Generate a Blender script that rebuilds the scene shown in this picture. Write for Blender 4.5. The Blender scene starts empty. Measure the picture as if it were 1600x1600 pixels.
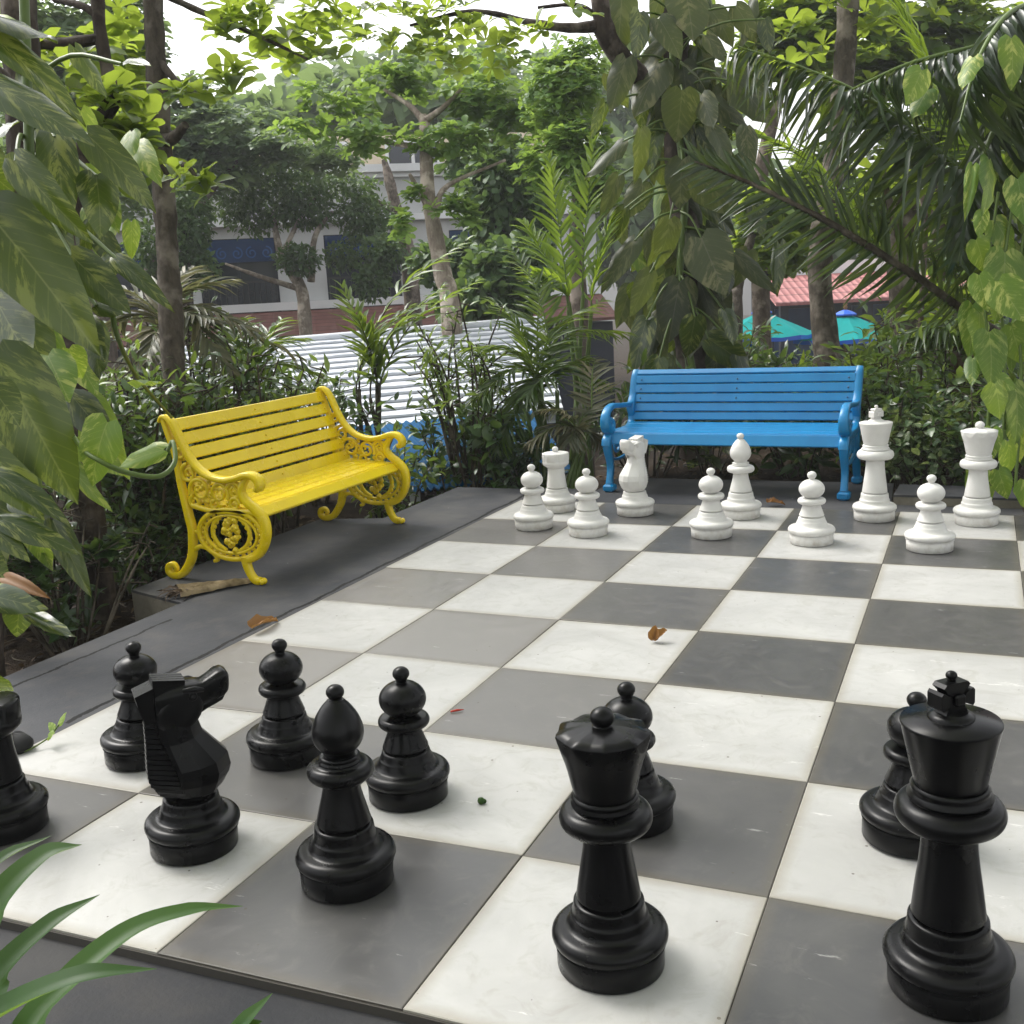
import bpy, bmesh, math, random
import numpy as np
from mathutils import Vector, Matrix

R = math.radians
rng = np.random.default_rng(7)
random.seed(7)
sc = bpy.context.scene
COL = sc.collection

# ------------------------------------------------------------------ camera
CX = np.array([2.79621, -1.57854, 1.36663])
FPX, YAW, PITCH, ROLL = 1647.14, 0.42250, -0.20520, -0.05320
def cam_axes():
    cy, sy = math.cos(YAW), math.sin(YAW)
    fw = np.array([-sy*math.cos(PITCH), cy*math.cos(PITCH), math.sin(PITCH)])
    ri = np.array([cy, sy, 0.0]); up = np.cross(ri, fw)
    return ri*math.cos(ROLL)+up*math.sin(ROLL), -ri*math.sin(ROLL)+up*math.cos(ROLL), fw
RI, UP, FW = cam_axes()
cam = bpy.data.cameras.new('camera'); camo = bpy.data.objects.new('camera', cam); COL.objects.link(camo)
cam.sensor_width = 36; cam.lens = 36*FPX/1600; cam.clip_start = .05; cam.clip_end = 2000
m = Matrix(((RI[0], UP[0], -FW[0], CX[0]), (RI[1], UP[1], -FW[1], CX[1]), (RI[2], UP[2], -FW[2], CX[2]), (0, 0, 0, 1)))
camo.matrix_world = m
sc.camera = camo

# ------------------------------------------------------------------ light
SUN_EL, SUN_AZ = R(52), R(-75)      # azimuth measured clockwise from +y
w = bpy.data.worlds.new('World'); sc.world = w; w.use_nodes = True
nt = w.node_tree; bg = nt.nodes['Background']
sky = nt.nodes.new('ShaderNodeTexSky'); sky.sky_type = 'NISHITA'; sky.sun_disc = False
sky.sun_elevation = SUN_EL; sky.sun_rotation = SUN_AZ
sky.air_density = 1.0; sky.dust_density = 4.0; sky.ozone_density = 1.0
hs = nt.nodes.new('ShaderNodeHueSaturation'); hs.inputs['Saturation'].default_value = .12
nt.links.new(sky.outputs[0], hs.inputs['Color']); nt.links.new(hs.outputs[0], bg.inputs['Color'])
bg.inputs['Strength'].default_value = .15
sun = bpy.data.lights.new('sun', 'SUN'); suno = bpy.data.objects.new('sun', sun); COL.objects.link(suno)
sun.energy = .9; sun.angle = R(25); sun.color = (1, .95, .87)
sd = Vector((math.sin(SUN_AZ)*math.cos(SUN_EL), math.cos(SUN_AZ)*math.cos(SUN_EL), math.sin(SUN_EL)))
suno.rotation_euler = sd.to_track_quat('Z', 'Y').to_euler(); suno.location = (0, 0, 20)
sc.view_settings.view_transform = 'Standard'; sc.view_settings.look = 'None'
sc.view_settings.exposure = 1.3; sc.view_settings.gamma = 1

# ------------------------------------------------------------------ helpers
def at(u, v, d):
    return CX + d*(FW + RI*(u-800)/FPX - UP*(v-800)/FPX)
def gp(u, v, z=0.0):
    q = FW + RI*(u-800)/FPX - UP*(v-800)/FPX
    return CX + q*(z-CX[2])/q[2]
def sm(a, b, x):
    t = np.clip((x-a)/(b-a), 0, 1); return t*t*(3-2*t)
def nrm(a):
    a = np.asarray(a, float); return a/np.maximum(np.linalg.norm(a, axis=-1, keepdims=True), 1e-9)
def crom(pts, n=6):
    P = np.asarray(pts, float); out = []
    E = np.vstack([2*P[0]-P[1], P, 2*P[-1]-P[-2]])
    for i in range(1, len(E)-2):
        for t in np.linspace(0, 1, n, endpoint=False):
            a, b, c, d = E[i-1], E[i], E[i+1], E[i+2]
            out.append(.5*((2*b)+(-a+c)*t+(2*a-5*b+4*c-d)*t*t+(-a+3*b-3*c+d)*t**3))
    out.append(P[-1]); return np.array(out)

class Geo:
    def __init__(s): s.v = []; s.f = []; s.uv = []; s.t = []; s.n = 0
    def add(s, v, faces, uv=None, tint=0.5, mat=0, smooth=True):
        v = np.asarray(v, float).reshape(-1, 3); k = len(v)
        s.v.append(v); s.uv.append(np.zeros((k, 2)) if uv is None else np.asarray(uv, float))
        s.t.append(np.full(k, tint, float) if np.isscalar(tint) else np.asarray(tint, float))
        if isinstance(faces, np.ndarray): s.f.append((faces+s.n, mat, smooth))
        else:
            by = {}
            for f in faces: by.setdefault(len(f), []).append(f)
            for q in by.values(): s.f.append((np.array(q, int)+s.n, mat, smooth))
        s.n += k; return s
    def grid(s, V, closed_u=False, closed_v=False, uv=None, **k):
        a, b = V.shape[:2]; I = np.arange(a*b).reshape(a, b)
        A = I if not closed_u else np.vstack([I, I[:1]])
        A = A if not closed_v else np.hstack([A, A[:, :1]])
        F = np.stack([A[:-1, :-1], A[:-1, 1:], A[1:, 1:], A[1:, :-1]], -1).reshape(-1, 4)
        return s.add(V.reshape(-1, 3), F, uv, **k)
    def box(s, lo, hi, bev=0.0, **k):
        x0, y0, z0 = lo; x1, y1, z1 = hi
        if bev <= 0:
            v = [(x0,y0,z0),(x1,y0,z0),(x1,y1,z0),(x0,y1,z0),(x0,y0,z1),(x1,y0,z1),(x1,y1,z1),(x0,y1,z1)]
            k.setdefault('smooth', False)
            return s.add(v, [(3,2,1,0),(4,5,6,7),(0,1,5,4),(1,2,6,5),(2,3,7,6),(3,0,4,7)], **k)
        b = bev; k.setdefault('smooth', False)
        rings = [(z0, b), (z0+b, 0), (z1-b, 0), (z1, b)]
        V = []
        for z, i in rings:
            V.append([(x0+i+b*0,y0+i+b,z),(x0+i+b,y0+i,z),(x1-i-b,y0+i,z),(x1-i,y0+i+b,z),(x1-i,y1-i-b,z),(x1-i-b,y1-i,z),(x0+i+b,y1-i,z),(x0+i,y1-i-b,z)])
        s.grid(np.array(V), closed_v=True, **k)
        s.add(V[0], [tuple(range(7, -1, -1))], **k); s.add(V[3], [tuple(range(8))], **k); return s
    def tube(s, path, rad, sides=8, cap=True, flat=1.0, **k):
        P = np.asarray(path, float); n = len(P)
        rad = np.full(n, rad) if np.isscalar(rad) else np.interp(np.linspace(0, 1, n), np.linspace(0, 1, len(rad)), rad)
        T = nrm(np.gradient(P, axis=0)); N = np.cross(T[0], [0, 0, 1]);
        if np.linalg.norm(N) < .1: N = np.cross(T[0], [1, 0, 0])
        N = nrm(N); V = []
        a = np.linspace(0, 2*math.pi, sides, endpoint=False)
        for i in range(n):
            N = nrm(N-T[i]*np.dot(N, T[i])); B = np.cross(T[i], N)
            V.append(P[i]+rad[i]*(np.cos(a)[:, None]*N+flat*np.sin(a)[:, None]*B))
        V = np.array(V); uv = np.stack(np.meshgrid(np.linspace(0, 1, n), np.linspace(0, 1, sides), indexing='ij'), -1).reshape(-1, 2)
        s.grid(V, closed_v=True, uv=uv, **k)
        if cap:
            s.add(V[0], [tuple(range(sides))], **k); s.add(V[-1], [tuple(range(sides-1, -1, -1))], **k)
        return s
    def lathe(s, prof, sides=48, cap=True, fn=None, **k):
        prof = np.asarray(prof, float); a = np.linspace(0, 2*math.pi, sides, endpoint=False)
        V = np.stack([prof[:, :1]*np.cos(a), prof[:, :1]*np.sin(a), np.repeat(prof[:, 1:2], sides, 1)], -1)
        if fn: V = fn(V, a)
        s.grid(V, closed_v=True, **k)
        if cap:
            s.add(V[0], [tuple(range(sides-1, -1, -1))], **k); s.add(V[-1], [tuple(range(sides))], **k)
        return s
    def sweep(s, path2, sec, yc=0.0, closed=False, taper=None, **k):
        # planar path in (x,z), section list of (in-plane normal, y)
        P = np.asarray(path2, float); n = len(P)
        T = np.gradient(P, axis=0) if not closed else np.roll(P, -1, 0)-np.roll(P, 1, 0)
        T = nrm(T); N = np.stack([-T[:, 1], T[:, 0]], 1); sec = np.asarray(sec, float)
        tp = np.ones(n) if taper is None else np.interp(np.linspace(0, 1, n), np.linspace(0, 1, len(taper)), taper)
        V = np.zeros((n, len(sec), 3))
        for j, (a, y) in enumerate(sec):
            V[:, j, 0] = P[:, 0]+N[:, 0]*a*tp; V[:, j, 2] = P[:, 1]+N[:, 1]*a*tp; V[:, j, 1] = yc+y*tp
        s.grid(V, closed_u=closed, closed_v=True, **k)
        if not closed:
            q = len(sec); s.add(V[0], [tuple(range(q-1, -1, -1))], **k); s.add(V[-1], [tuple(range(q))], **k)
        return s
    def leaves(s, tmpl, pos, dirv, nor, L, W, tint=None, mat=0):
        tv, tf, tuv = tmpl; pos = np.asarray(pos, float); n = len(pos)
        if n == 0: return s
        d = nrm(dirv); y = np.cross(nrm(nor), d); bad = np.linalg.norm(y, axis=1) < .05
        if bad.any(): y[bad] = np.cross(nrm(np.asarray(nor)[bad]+np.array([.3, .5, .1])), d[bad])
        y = nrm(y); z = np.cross(d, y)
        L = np.broadcast_to(np.asarray(L, float), (n,)); W = np.broadcast_to(np.asarray(W, float), (n,))
        V = pos[:, None]+tv[None, :, :1]*(d*L[:, None])[:, None]+tv[None, :, 1:2]*(y*W[:, None])[:, None]+tv[None, :, 2:3]*(z*L[:, None])[:, None]+tv[None, :, 3:4]*(z*W[:, None])[:, None]
        k = len(tv); t = rng.random(n) if tint is None else np.broadcast_to(np.asarray(tint, float), (n,))
        by = {}
        for f in tf: by.setdefault(len(f), []).append(f)
        off = (np.arange(n)*k)[:, None, None]; base = s.n
        s.v.append(V.reshape(-1, 3)); s.uv.append(np.tile(tuv, (n, 1))); s.t.append(np.repeat(t, k))
        for q in by.values():
            F = np.array(q, int); s.f.append(((F[None]+off+base).reshape(-1, F.shape[1]), mat, True))
        s.n += n*k; return s
    def build(s, name, mats, parent=None, loc=None):
        me = bpy.data.meshes.new(name); V = np.vstack(s.v)
        if loc is not None: V = V-np.asarray(loc)
        lv = np.concatenate([f.ravel() for f, _, _ in s.f]); cnt = np.concatenate([np.full(len(f), f.shape[1]) for f, _, _ in s.f])
        mi = np.concatenate([np.full(len(f), mt) for f, mt, _ in s.f]); smo = np.concatenate([np.full(len(f), sm_) for f, _, sm_ in s.f])
        me.vertices.add(len(V)); me.vertices.foreach_set('co', V.ravel().astype(np.float32))
        me.loops.add(len(lv)); me.loops.foreach_set('vertex_index', lv.astype(np.int32))
        me.polygons.add(len(cnt)); st = np.concatenate([[0], np.cumsum(cnt)[:-1]])
        me.polygons.foreach_set('loop_start', st.astype(np.int32))
        me.update(calc_edges=True)
        me.polygons.foreach_set('material_index', mi.astype(np.int32)); me.polygons.foreach_set('use_smooth', smo.astype(bool))
        uvl = me.uv_layers.new(name='UVMap'); uvl.data.foreach_set('uv', np.vstack(s.uv)[lv].ravel().astype(np.float32))
        at_ = me.attributes.new('tint', 'FLOAT', 'POINT'); at_.data.foreach_set('value', np.concatenate(s.t).astype(np.float32))
        for mt in (mats if isinstance(mats, (list, tuple)) else [mats]): me.materials.append(mt)
        me.validate(); me.update()
        o = bpy.data.objects.new(name, me); COL.objects.link(o)
        if parent: o.parent = parent
        if loc is not None: o.location = tuple(loc)
        return o

def tag(o, label=None, cat=None, group=None, kind=None):
    if label: o['label'] = label
    if cat: o['category'] = cat
    if group: o['group'] = group
    if kind: o['kind'] = kind
    return o
def thing(name, label, cat, loc=(0, 0, 0), rz=0.0, group=None):
    o = bpy.data.objects.new(name, None); COL.objects.link(o); o.empty_display_size = .05
    o.location = tuple(float(a) for a in loc); o.rotation_euler = (0, 0, rz); return tag(o, label, cat, group)
def copy_tree(o, parent=None):
    c = o.copy(); COL.objects.link(c)
    if parent: c.parent = parent
    for ch in list(o.children): copy_tree(ch, c)
    return c

# ------------------------------------------------------------------ materials
class Mat:
    def __init__(s, name):
        s.m = bpy.data.materials.new(name); s.m.use_nodes = True; s.nt = s.m.node_tree; s.b = s.nt.nodes['Principled BSDF']; s.out = s.nt.nodes['Material Output']
    def n(s, t, **k):
        q = s.nt.nodes.new(t)
        for a, b in k.items(): setattr(q, a, b)
        return q
    def l(s, a, b): s.nt.links.new(a, b)
    def coord(s, kind='Object'): return s.n('ShaderNodeTexCoord').outputs[kind]
    def noise(s, scale, detail=4, rough=.55, vec=None, dist=0):
        q = s.n('ShaderNodeTexNoise'); q.inputs['Scale'].default_value = scale; q.inputs['Detail'].default_value = detail; q.inputs['Roughness'].default_value = rough; q.inputs['Distortion'].default_value = dist
        s.l(vec if vec is not None else s.coord(), q.inputs['Vector']); return q.outputs['Fac']
    def ramp(s, fac, stops, interp='LINEAR'):
        q = s.n('ShaderNodeValToRGB'); q.color_ramp.interpolation = interp; e = q.color_ramp.elements
        while len(e) < len(stops): e.new(.5)
        for i, (p, c) in enumerate(stops): e[i].position = p; e[i].color = (*c, 1) if len(c) == 3 else c
        s.l(fac, q.inputs['Fac']); return q.outputs['Color']
    def mix(s, fac, a, b, blend='MIX'):
        q = s.n('ShaderNodeMix', data_type='RGBA', blend_type=blend)
        for v, i in ((fac, q.inputs[0]), (a, q.inputs[6]), (b, q.inputs[7])):
            if hasattr(v, 'is_output'): s.l(v, i)
            elif isinstance(v, (int, float)): i.default_value = v
            else: i.default_value = (*v, 1)
        return q.outputs[2]
    def math(s, op, a, b=0.0, c=0.0):
        q = s.n('ShaderNodeMath', operation=op)
        for v, i in zip((a, b, c), q.inputs):
            if hasattr(v, 'is_output'): s.l(v, i)
            else: i.default_value = v
        return q.outputs[0]
    def bump(s, h, strength=.3, dist=.01):
        q = s.n('ShaderNodeBump'); q.inputs['Strength'].default_value = strength; q.inputs['Distance'].default_value = dist
        s.l(h, q.inputs['Height']); s.l(q.outputs[0], s.b.inputs['Normal']); return q
    def set(s, col=None, rough=None, spec=None, metal=None):
        for v, k in ((col, 'Base Color'), (rough, 'Roughness'), (spec, 'Specular IOR Level'), (metal, 'Metallic')):
            if v is None: continue
            i = s.b.inputs[k]
            if hasattr(v, 'is_output'): s.l(v, i)
            elif isinstance(v, (int, float)): i.default_value = v
            else: i.default_value = (*v, 1)
        return s
def sep(mt, vec):
    q = mt.n('ShaderNodeSeparateXYZ'); mt.l(vec, q.inputs[0]); return q.outputs

def leaf_mat(name, c0, c1, c2, trans=(.35, .5, .06), tf=.35, rough=.42, var=None, spec=.4, veins=0.0):
    mt = Mat(name); at_ = mt.n('ShaderNodeAttribute', attribute_name='tint').outputs['Fac']
    col = mt.ramp(at_, [(0, c0), (.5, c1), (1, c2)])
    big = mt.noise(1.7, 2); col = mt.mix(mt.math('MULTIPLY', big, .5), col, tuple(.6*a for a in c0))
    uv = mt.n('ShaderNodeUVMap', uv_map='UVMap').outputs[0]; X, Y, Z = sep(mt, uv)
    if var:     # variegation streaks running from the midrib to the edge
        mp = mt.n('ShaderNodeMapping'); mp.inputs['Scale'].default_value = (5, 1.8, 1)
        ab = mt.math('ABSOLUTE', mt.math('SUBTRACT', Y, .5)); u2 = mt.math('SUBTRACT', X, mt.math('MULTIPLY', ab, .75))
        cb = mt.n('ShaderNodeCombineXYZ'); mt.l(u2, cb.inputs[0]); mt.l(Y, cb.inputs[1]); mt.l(mt.math('MULTIPLY', at_, 37.0), cb.inputs[2])
        mt.l(cb.outputs[0], mp.inputs[0]); ns = mt.noise(1.6, 5, .7, mp.outputs[0])
        k = mt.math('MULTIPLY', mt.ramp(ns, [(.5, (0, 0, 0)), (.58, (1, 1, 1))]), mt.math('MULTIPLY', mt.ramp(mt.noise(2.2, 2, .5, cb.outputs[0]), [(.38, (0, 0, 0)), (.55, (1, 1, 1))]), mt.math('ADD', .35, mt.math('MULTIPLY', at_, .6))))
        col = mt.mix(k, col, var)
        mid = mt.ramp(ab, [(.0, (1, 1, 1)), (.018, (0, 0, 0))]); col = mt.mix(mt.math('MULTIPLY', mid, .5), col, tuple(min(1, .6*a+.05) for a in var))
    if var:
        ab2 = mt.math('ABSOLUTE', mt.math('SUBTRACT', Y, .5)); u3 = mt.math('SUBTRACT', X, mt.math('MULTIPLY', ab2, .62))
        vn = mt.ramp(mt.math('FRACT', mt.math('MULTIPLY', u3, 9.0)), [(.0, (1, 1, 1)), (.09, (0, 0, 0)), (.93, (0, 0, 0)), (1, (1, 1, 1))]); col = mt.mix(mt.math('MULTIPLY', vn, .3), col, tuple(.5*x+.5*y for x, y in zip(var, c2)))
    if veins and False:
        ab = mt.math('ABSOLUTE', mt.math('SUBTRACT', Y, .5)); u2 = mt.math('SUBTRACT', X, mt.math('MULTIPLY', ab, .7))
        wv = mt.math('SINE', mt.math('MULTIPLY', u2, 62.0)); mt.bump(wv, veins, .0025)
    sc_ = mt.ramp(mt.noise(9, 5, .7), [(.66, (0, 0, 0)), (.78, (1, 1, 1))])
    col = mt.mix(mt.math('MULTIPLY', sc_, .35), col, (.16, .12, .06))
    mt.set(col, rough, spec)
    tr = mt.n('ShaderNodeBsdfTranslucent'); mt.l(mt.mix(.6, col, trans), tr.inputs['Color'])
    ms = mt.n('ShaderNodeMixShader'); ms.inputs[0].default_value = tf
    mt.l(mt.b.outputs[0], ms.inputs[1]); mt.l(tr.outputs[0], ms.inputs[2]); mt.l(ms.outputs[0], mt.out.inputs['Surface'])
    return mt.m
def bark_mat(name, a, b, scale=18):
    mt = Mat(name); c = mt.coord(); mp = mt.n('ShaderNodeMapping'); mp.inputs['Scale'].default_value = (1, 1, .35); mt.l(c, mp.inputs[0])
    n1 = mt.noise(scale, 7, .7, mp.outputs[0]); n2 = mt.noise(4, 4, .6)
    col = mt.ramp(n1, [(.3, a), (.7, b)]); col = mt.mix(mt.ramp(n2, [(.5, (0, 0, 0)), (.62, (1, 1, 1))]), col, tuple(min(1, x*1.5+.03) for x in b))
    mt.set(col, .85, .2); mt.bump(n1, .9, .02); return mt.m
def paint_mat(name, col, dark, rough=.35, scale=6, wear=.3, wearcol=(.5, .5, .5)):
    mt = Mat(name); n1 = mt.noise(scale, 5, .6); n2 = mt.noise(70, 3); n3 = mt.noise(23, 6, .75)
    c = mt.mix(mt.ramp(n1, [(.35, (0, 0, 0)), (.7, (1, 1, 1))]), col, dark)
    c = mt.mix(mt.math('MULTIPLY', mt.ramp(n3, [(.68, (0, 0, 0)), (.74, (1, 1, 1))]), wear), c, wearcol)
    mt.set(c, mt.math('ADD', rough-.06, mt.math('MULTIPLY', n1, .18)), .5)
    mt.bump(mt.math('ADD', n2, mt.math('MULTIPLY', n1, 2)), .12, .004); return mt.m

M = {}
def mk():
    # soil
    mt = Mat('soil'); n1 = mt.noise(6, 8, .65); n2 = mt.noise(60, 4)
    c = mt.ramp(n1, [(.3, (.012, .009, .006)), (.55, (.035, .024, .015)), (.75, (.06, .045, .028))]); mt.set(c, .95, .1)
    mt.bump(mt.math('ADD', n1, n2), .8, .04); M['soil'] = mt.m
    # dark painted concrete with cracks
    for nm_, kf in (('walk', 1.15), ('walk_front_shade', .6)):  # second copy: same concrete, colour darkened at the front to offset extra sky light
      mt = Mat('dark_concrete'); c = mt.coord(); n1 = mt.noise(1.6, 6, .6); n2 = mt.noise(90, 3, .6); n3 = mt.noise(5, 6, .7)
      col = mt.ramp(n1, [(.35, (.026, .028, .032)), (.52, (.045, .046, .049)), (.7, (.075, .073, .07))])
      col = mt.mix(mt.math('MULTIPLY', mt.ramp(n3, [(.52, (0, 0, 0)), (.7, (1, 1, 1))]), .4), col, (.075, .068, .06))
      col = mt.mix(mt.ramp(mt.noise(14, 3, .6), [(.745, (0, 0, 0)), (.76, (1, 1, 1))]), col, (.3, .3, .29))
      X, Y, Z = sep(mt, c)
      wob = mt.math('MULTIPLY', mt.math('SUBTRACT', mt.noise(3.5, 6, .7), .5), .075)
      def crack(x0, slope, y0, y1, wd):
          d = mt.math('ABSOLUTE', mt.math('ADD', mt.math('SUBTRACT', mt.math('SUBTRACT', X, x0), mt.math('MULTIPLY', Y, slope)), wob))
          k = mt.math('LESS_THAN', d, wd); k = mt.math('MULTIPLY', k, mt.math('GREATER_THAN', Y, y0)); return mt.math('MULTIPLY', k, mt.math('LESS_THAN', Y, y1))
      k = mt.math('MAXIMUM', crack(-.045, 0.0, .9, 5.0, .011), crack(-.56, .02, -2, 1.98, .008))
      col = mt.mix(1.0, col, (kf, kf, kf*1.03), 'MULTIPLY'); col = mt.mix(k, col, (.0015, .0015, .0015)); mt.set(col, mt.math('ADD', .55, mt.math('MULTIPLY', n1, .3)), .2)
      mt.bump(mt.math('SUBTRACT', mt.math('ADD', mt.math('MULTIPLY', n2, .35), n3), mt.math('MULTIPLY', k, 3)), .3, .01); M[nm_] = mt.m
    mt = Mat('raw_concrete'); n1 = mt.noise(7, 7, .65); mt.set(mt.ramp(n1, [(.3, (.12, .11, .085)), (.7, (.23, .21, .17))]), .9, .2); mt.bump(n1, .4, .01); M['raw'] = mt.m
    # tiles
    def tile(nm, a, b, d, rough, spec):
        mt = Mat(nm); tt = mt.n('ShaderNodeAttribute', attribute_name='tint').outputs['Fac']
        c = mt.coord(); cb = mt.n('ShaderNodeVectorMath', operation='ADD'); mt.l(c, cb.inputs[0])
        cx = mt.n('ShaderNodeCombineXYZ'); mt.l(mt.math('MULTIPLY', tt, 40.0), cx.inputs[2]); mt.l(cx.outputs[0], cb.inputs[1]); v = cb.outputs[0]
        n1 = mt.noise(2.6, 8, .62, v, .8); n2 = mt.noise(9, 7, .7, v, 1.5); n3 = mt.noise(140, 2, .5, v)
        col = mt.ramp(n1, [(.32, a), (.68, b)])
        col = mt.mix(mt.math('MULTIPLY', mt.ramp(n2, [(.52, (0, 0, 0)), (.72, (1, 1, 1))]), .5), col, d)
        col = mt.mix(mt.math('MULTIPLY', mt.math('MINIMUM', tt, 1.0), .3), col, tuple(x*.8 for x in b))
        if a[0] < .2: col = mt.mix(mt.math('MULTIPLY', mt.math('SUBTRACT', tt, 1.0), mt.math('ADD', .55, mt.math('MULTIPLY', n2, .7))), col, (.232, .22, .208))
        # specks of dirt and a few scuffs
        vo = mt.n('ShaderNodeTexVoronoi', voronoi_dimensions='2D'); vo.inputs['Scale'].default_value = 4.6; mt.l(v, vo.inputs['Vector'])
        sp = mt.math('LESS_THAN', vo.outputs['Distance'], mt.math('MULTIPLY', sep(mt, vo.outputs['Color'])[0], .019)); col = mt.mix(mt.math('MULTIPLY', sp, .75), col, (.05, .035, .02))
        mp = mt.n('ShaderNodeMapping'); mp.inputs['Scale'].default_value = (3, 16, 1); mp.inputs['Rotation'].default_value = (0, 0, .5); mt.l(v, mp.inputs[0])
        scf = mt.ramp(mt.noise(1.6, 5, .75, mp.outputs[0]), [(.655, (0, 0, 0)), (.69, (1, 1, 1))]); col = mt.mix(mt.math('MULTIPLY', scf, .45), col, (.42, .42, .40) if rough < .5 and a[0] < .3 else (.75, .75, .72))
        uv = mt.n('ShaderNodeUVMap', uv_map='UVMap').outputs[0]; U, V, W = sep(mt, uv)
        eu = mt.math('MINIMUM', mt.math('MINIMUM', U, mt.math('SUBTRACT', 1.0, U)), mt.math('MINIMUM', V, mt.math('SUBTRACT', 1.0, V)))
        ed = mt.math('MULTIPLY', mt.ramp(mt.math('ADD', eu, mt.math('MULTIPLY', n2, .06)), [(.02, (1, 1, 1)), (.085, (0, 0, 0))]), .55)
        col = mt.mix(ed, col, tuple(x*y for x, y in zip(d, (.82, .74, .56))))
        mt.set(col, mt.math('ADD', rough, mt.math('MULTIPLY', mt.math('SUBTRACT', n2, .5), .3)), spec)
        mt.bump(mt.math('ADD', mt.math('MULTIPLY', n3, .2), n2), .06, .004); M[nm] = mt.m
    tile('light_tile', (.325, .322, .310), (.44, .437, .422), (.255, .242, .205), .46, .45)
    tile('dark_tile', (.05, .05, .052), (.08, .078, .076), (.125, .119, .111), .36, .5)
    mt = Mat('grout'); mt.set((.045, .04, .034), .9); M['grout'] = mt.m
    # chess plastics
    mt = Mat('black_plastic'); n1 = mt.noise(9, 4, .6); n2 = mt.noise(160, 2)
    c = mt.ramp(n1, [(.35, (.0016, .0016, .0019)), (.75, (.0028, .0028, .0031))])
    wp = mt.ramp(mt.noise(38, 3, .6), [(.80, (0, 0, 0)), (.82, (1, 1, 1))]); c = mt.mix(mt.math('MULTIPLY', wp, .6), c, (.2, .2, .19))
    mp = mt.n('ShaderNodeMapping'); mp.inputs['Scale'].default_value = (30, 30, 4); mp.inputs['Rotation'].default_value = (.6, .3, 0); mt.l(mt.coord(), mp.inputs[0]); sc_ = mt.ramp(mt.noise(1.3, 4, .7, mp.outputs[0]), [(.70, (0, 0, 0)), (.74, (1, 1, 1))])
    c = mt.mix(mt.math('MULTIPLY', sc_, .25), c, (.05, .05, .048))
    mt.set(c, mt.math('ADD', .24, mt.math('MULTIPLY', n1, .08)), .2); mt.bump(n2, .03, .0015); M['black'] = mt.m
    mt = Mat('white_plastic'); n1 = mt.noise(9, 6, .65); X, Y, Z = sep(mt, mt.n('ShaderNodeNewGeometry').outputs['Position'])
    c = mt.ramp(n1, [(.3, (.585, .575, .55)), (.7, (.68, .67, .645))])
    dk = mt.math('MULTIPLY', mt.ramp(Z, [(0.0, (1, 1, 1)), (.11, (0, 0, 0))]), mt.ramp(mt.noise(26, 5, .7), [(.45, (0, 0, 0)), (.7, (1, 1, 1))]))
    c = mt.mix(mt.math('MULTIPLY', dk, .6), c, (.32, .27, .2)); mt.set(c, .5, .4); mt.bump(mt.noise(120, 2), .05, .002); M['white'] = mt.m
    M['yellow'] = paint_mat('yellow_paint', (.80, .61, .003), (.71, .52, .003), .24, 5, .6, (.38, .22, .03))
    M['blue'] = paint_mat('blue_paint', (.007, .205, .46), (.006, .165, .39), .3, 5, .6, (.04, .11, .19))
    M['bolt'] = paint_mat('dark_bolt', (.02, .09, .2), (.01, .05, .1), .4)
    # leaves
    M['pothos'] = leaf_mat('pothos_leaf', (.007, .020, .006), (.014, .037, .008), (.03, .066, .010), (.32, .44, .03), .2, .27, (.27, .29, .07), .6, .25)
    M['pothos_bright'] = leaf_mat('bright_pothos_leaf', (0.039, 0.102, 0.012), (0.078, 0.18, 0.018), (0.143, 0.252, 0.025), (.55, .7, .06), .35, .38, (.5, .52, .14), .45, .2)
    M['dusty'] = leaf_mat('dusty_pothos_leaf', (0.02256, 0.03449, 0.01615), (0.0361, 0.05225, 0.02261), (0.05595, 0.07315, 0.02907), (.4, .5, .05), .22, .42, (.19, .18, .085), .36, .25)
    M['almond'] = leaf_mat('almond_leaf', (0.025, 0.06, 0.01), (0.0625, 0.12, 0.016), (0.1125, 0.192, 0.025), (.62, .78, .08), .48, .42)
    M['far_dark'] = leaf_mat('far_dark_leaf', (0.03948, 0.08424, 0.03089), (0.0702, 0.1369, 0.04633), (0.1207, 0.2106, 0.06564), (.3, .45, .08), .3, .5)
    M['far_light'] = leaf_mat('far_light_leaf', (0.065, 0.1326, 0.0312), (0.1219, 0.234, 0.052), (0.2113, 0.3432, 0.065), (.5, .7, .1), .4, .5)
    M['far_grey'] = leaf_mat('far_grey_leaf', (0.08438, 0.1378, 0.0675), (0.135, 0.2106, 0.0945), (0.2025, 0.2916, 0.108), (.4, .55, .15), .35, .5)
    M['dry_leaf'] = leaf_mat('dry_twiggy_leaf', (.06, .05, .035), (.09, .075, .05), (.11, .11, .06), (.3, .25, .1), .25, .7)
    M['shrub'] = leaf_mat('shrub_leaf', (0.01725, 0.044, 0.01575), (0.03163, 0.07563, 0.0225), (0.06469, 0.1238, 0.03375), (.3, .45, .06), .25, .3, None, .5)
    M['willow'] = leaf_mat('willow_leaf', (0.0345, 0.07274, 0.0207), (0.069, 0.1256, 0.03105), (0.138, 0.2248, 0.0414), (.45, .6, .08), .3, .35, None, .5)
    M['varieg'] = leaf_mat('variegated_shrub_leaf', (0.024, 0.066, 0.024), (0.054, 0.108, 0.036), (0.084, 0.144, 0.048), (.4, .5, .1), .25, .35, (.42, .43, .26))
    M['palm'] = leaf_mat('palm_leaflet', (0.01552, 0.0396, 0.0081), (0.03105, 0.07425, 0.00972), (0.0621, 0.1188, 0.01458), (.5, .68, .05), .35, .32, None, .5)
    M['coco'] = leaf_mat('coconut_leaflet', (.009, .022, .008), (.018, .042, .011), (.035, .07, .015), (.3, .42, .04), .2, .28, None, .5)
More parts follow.
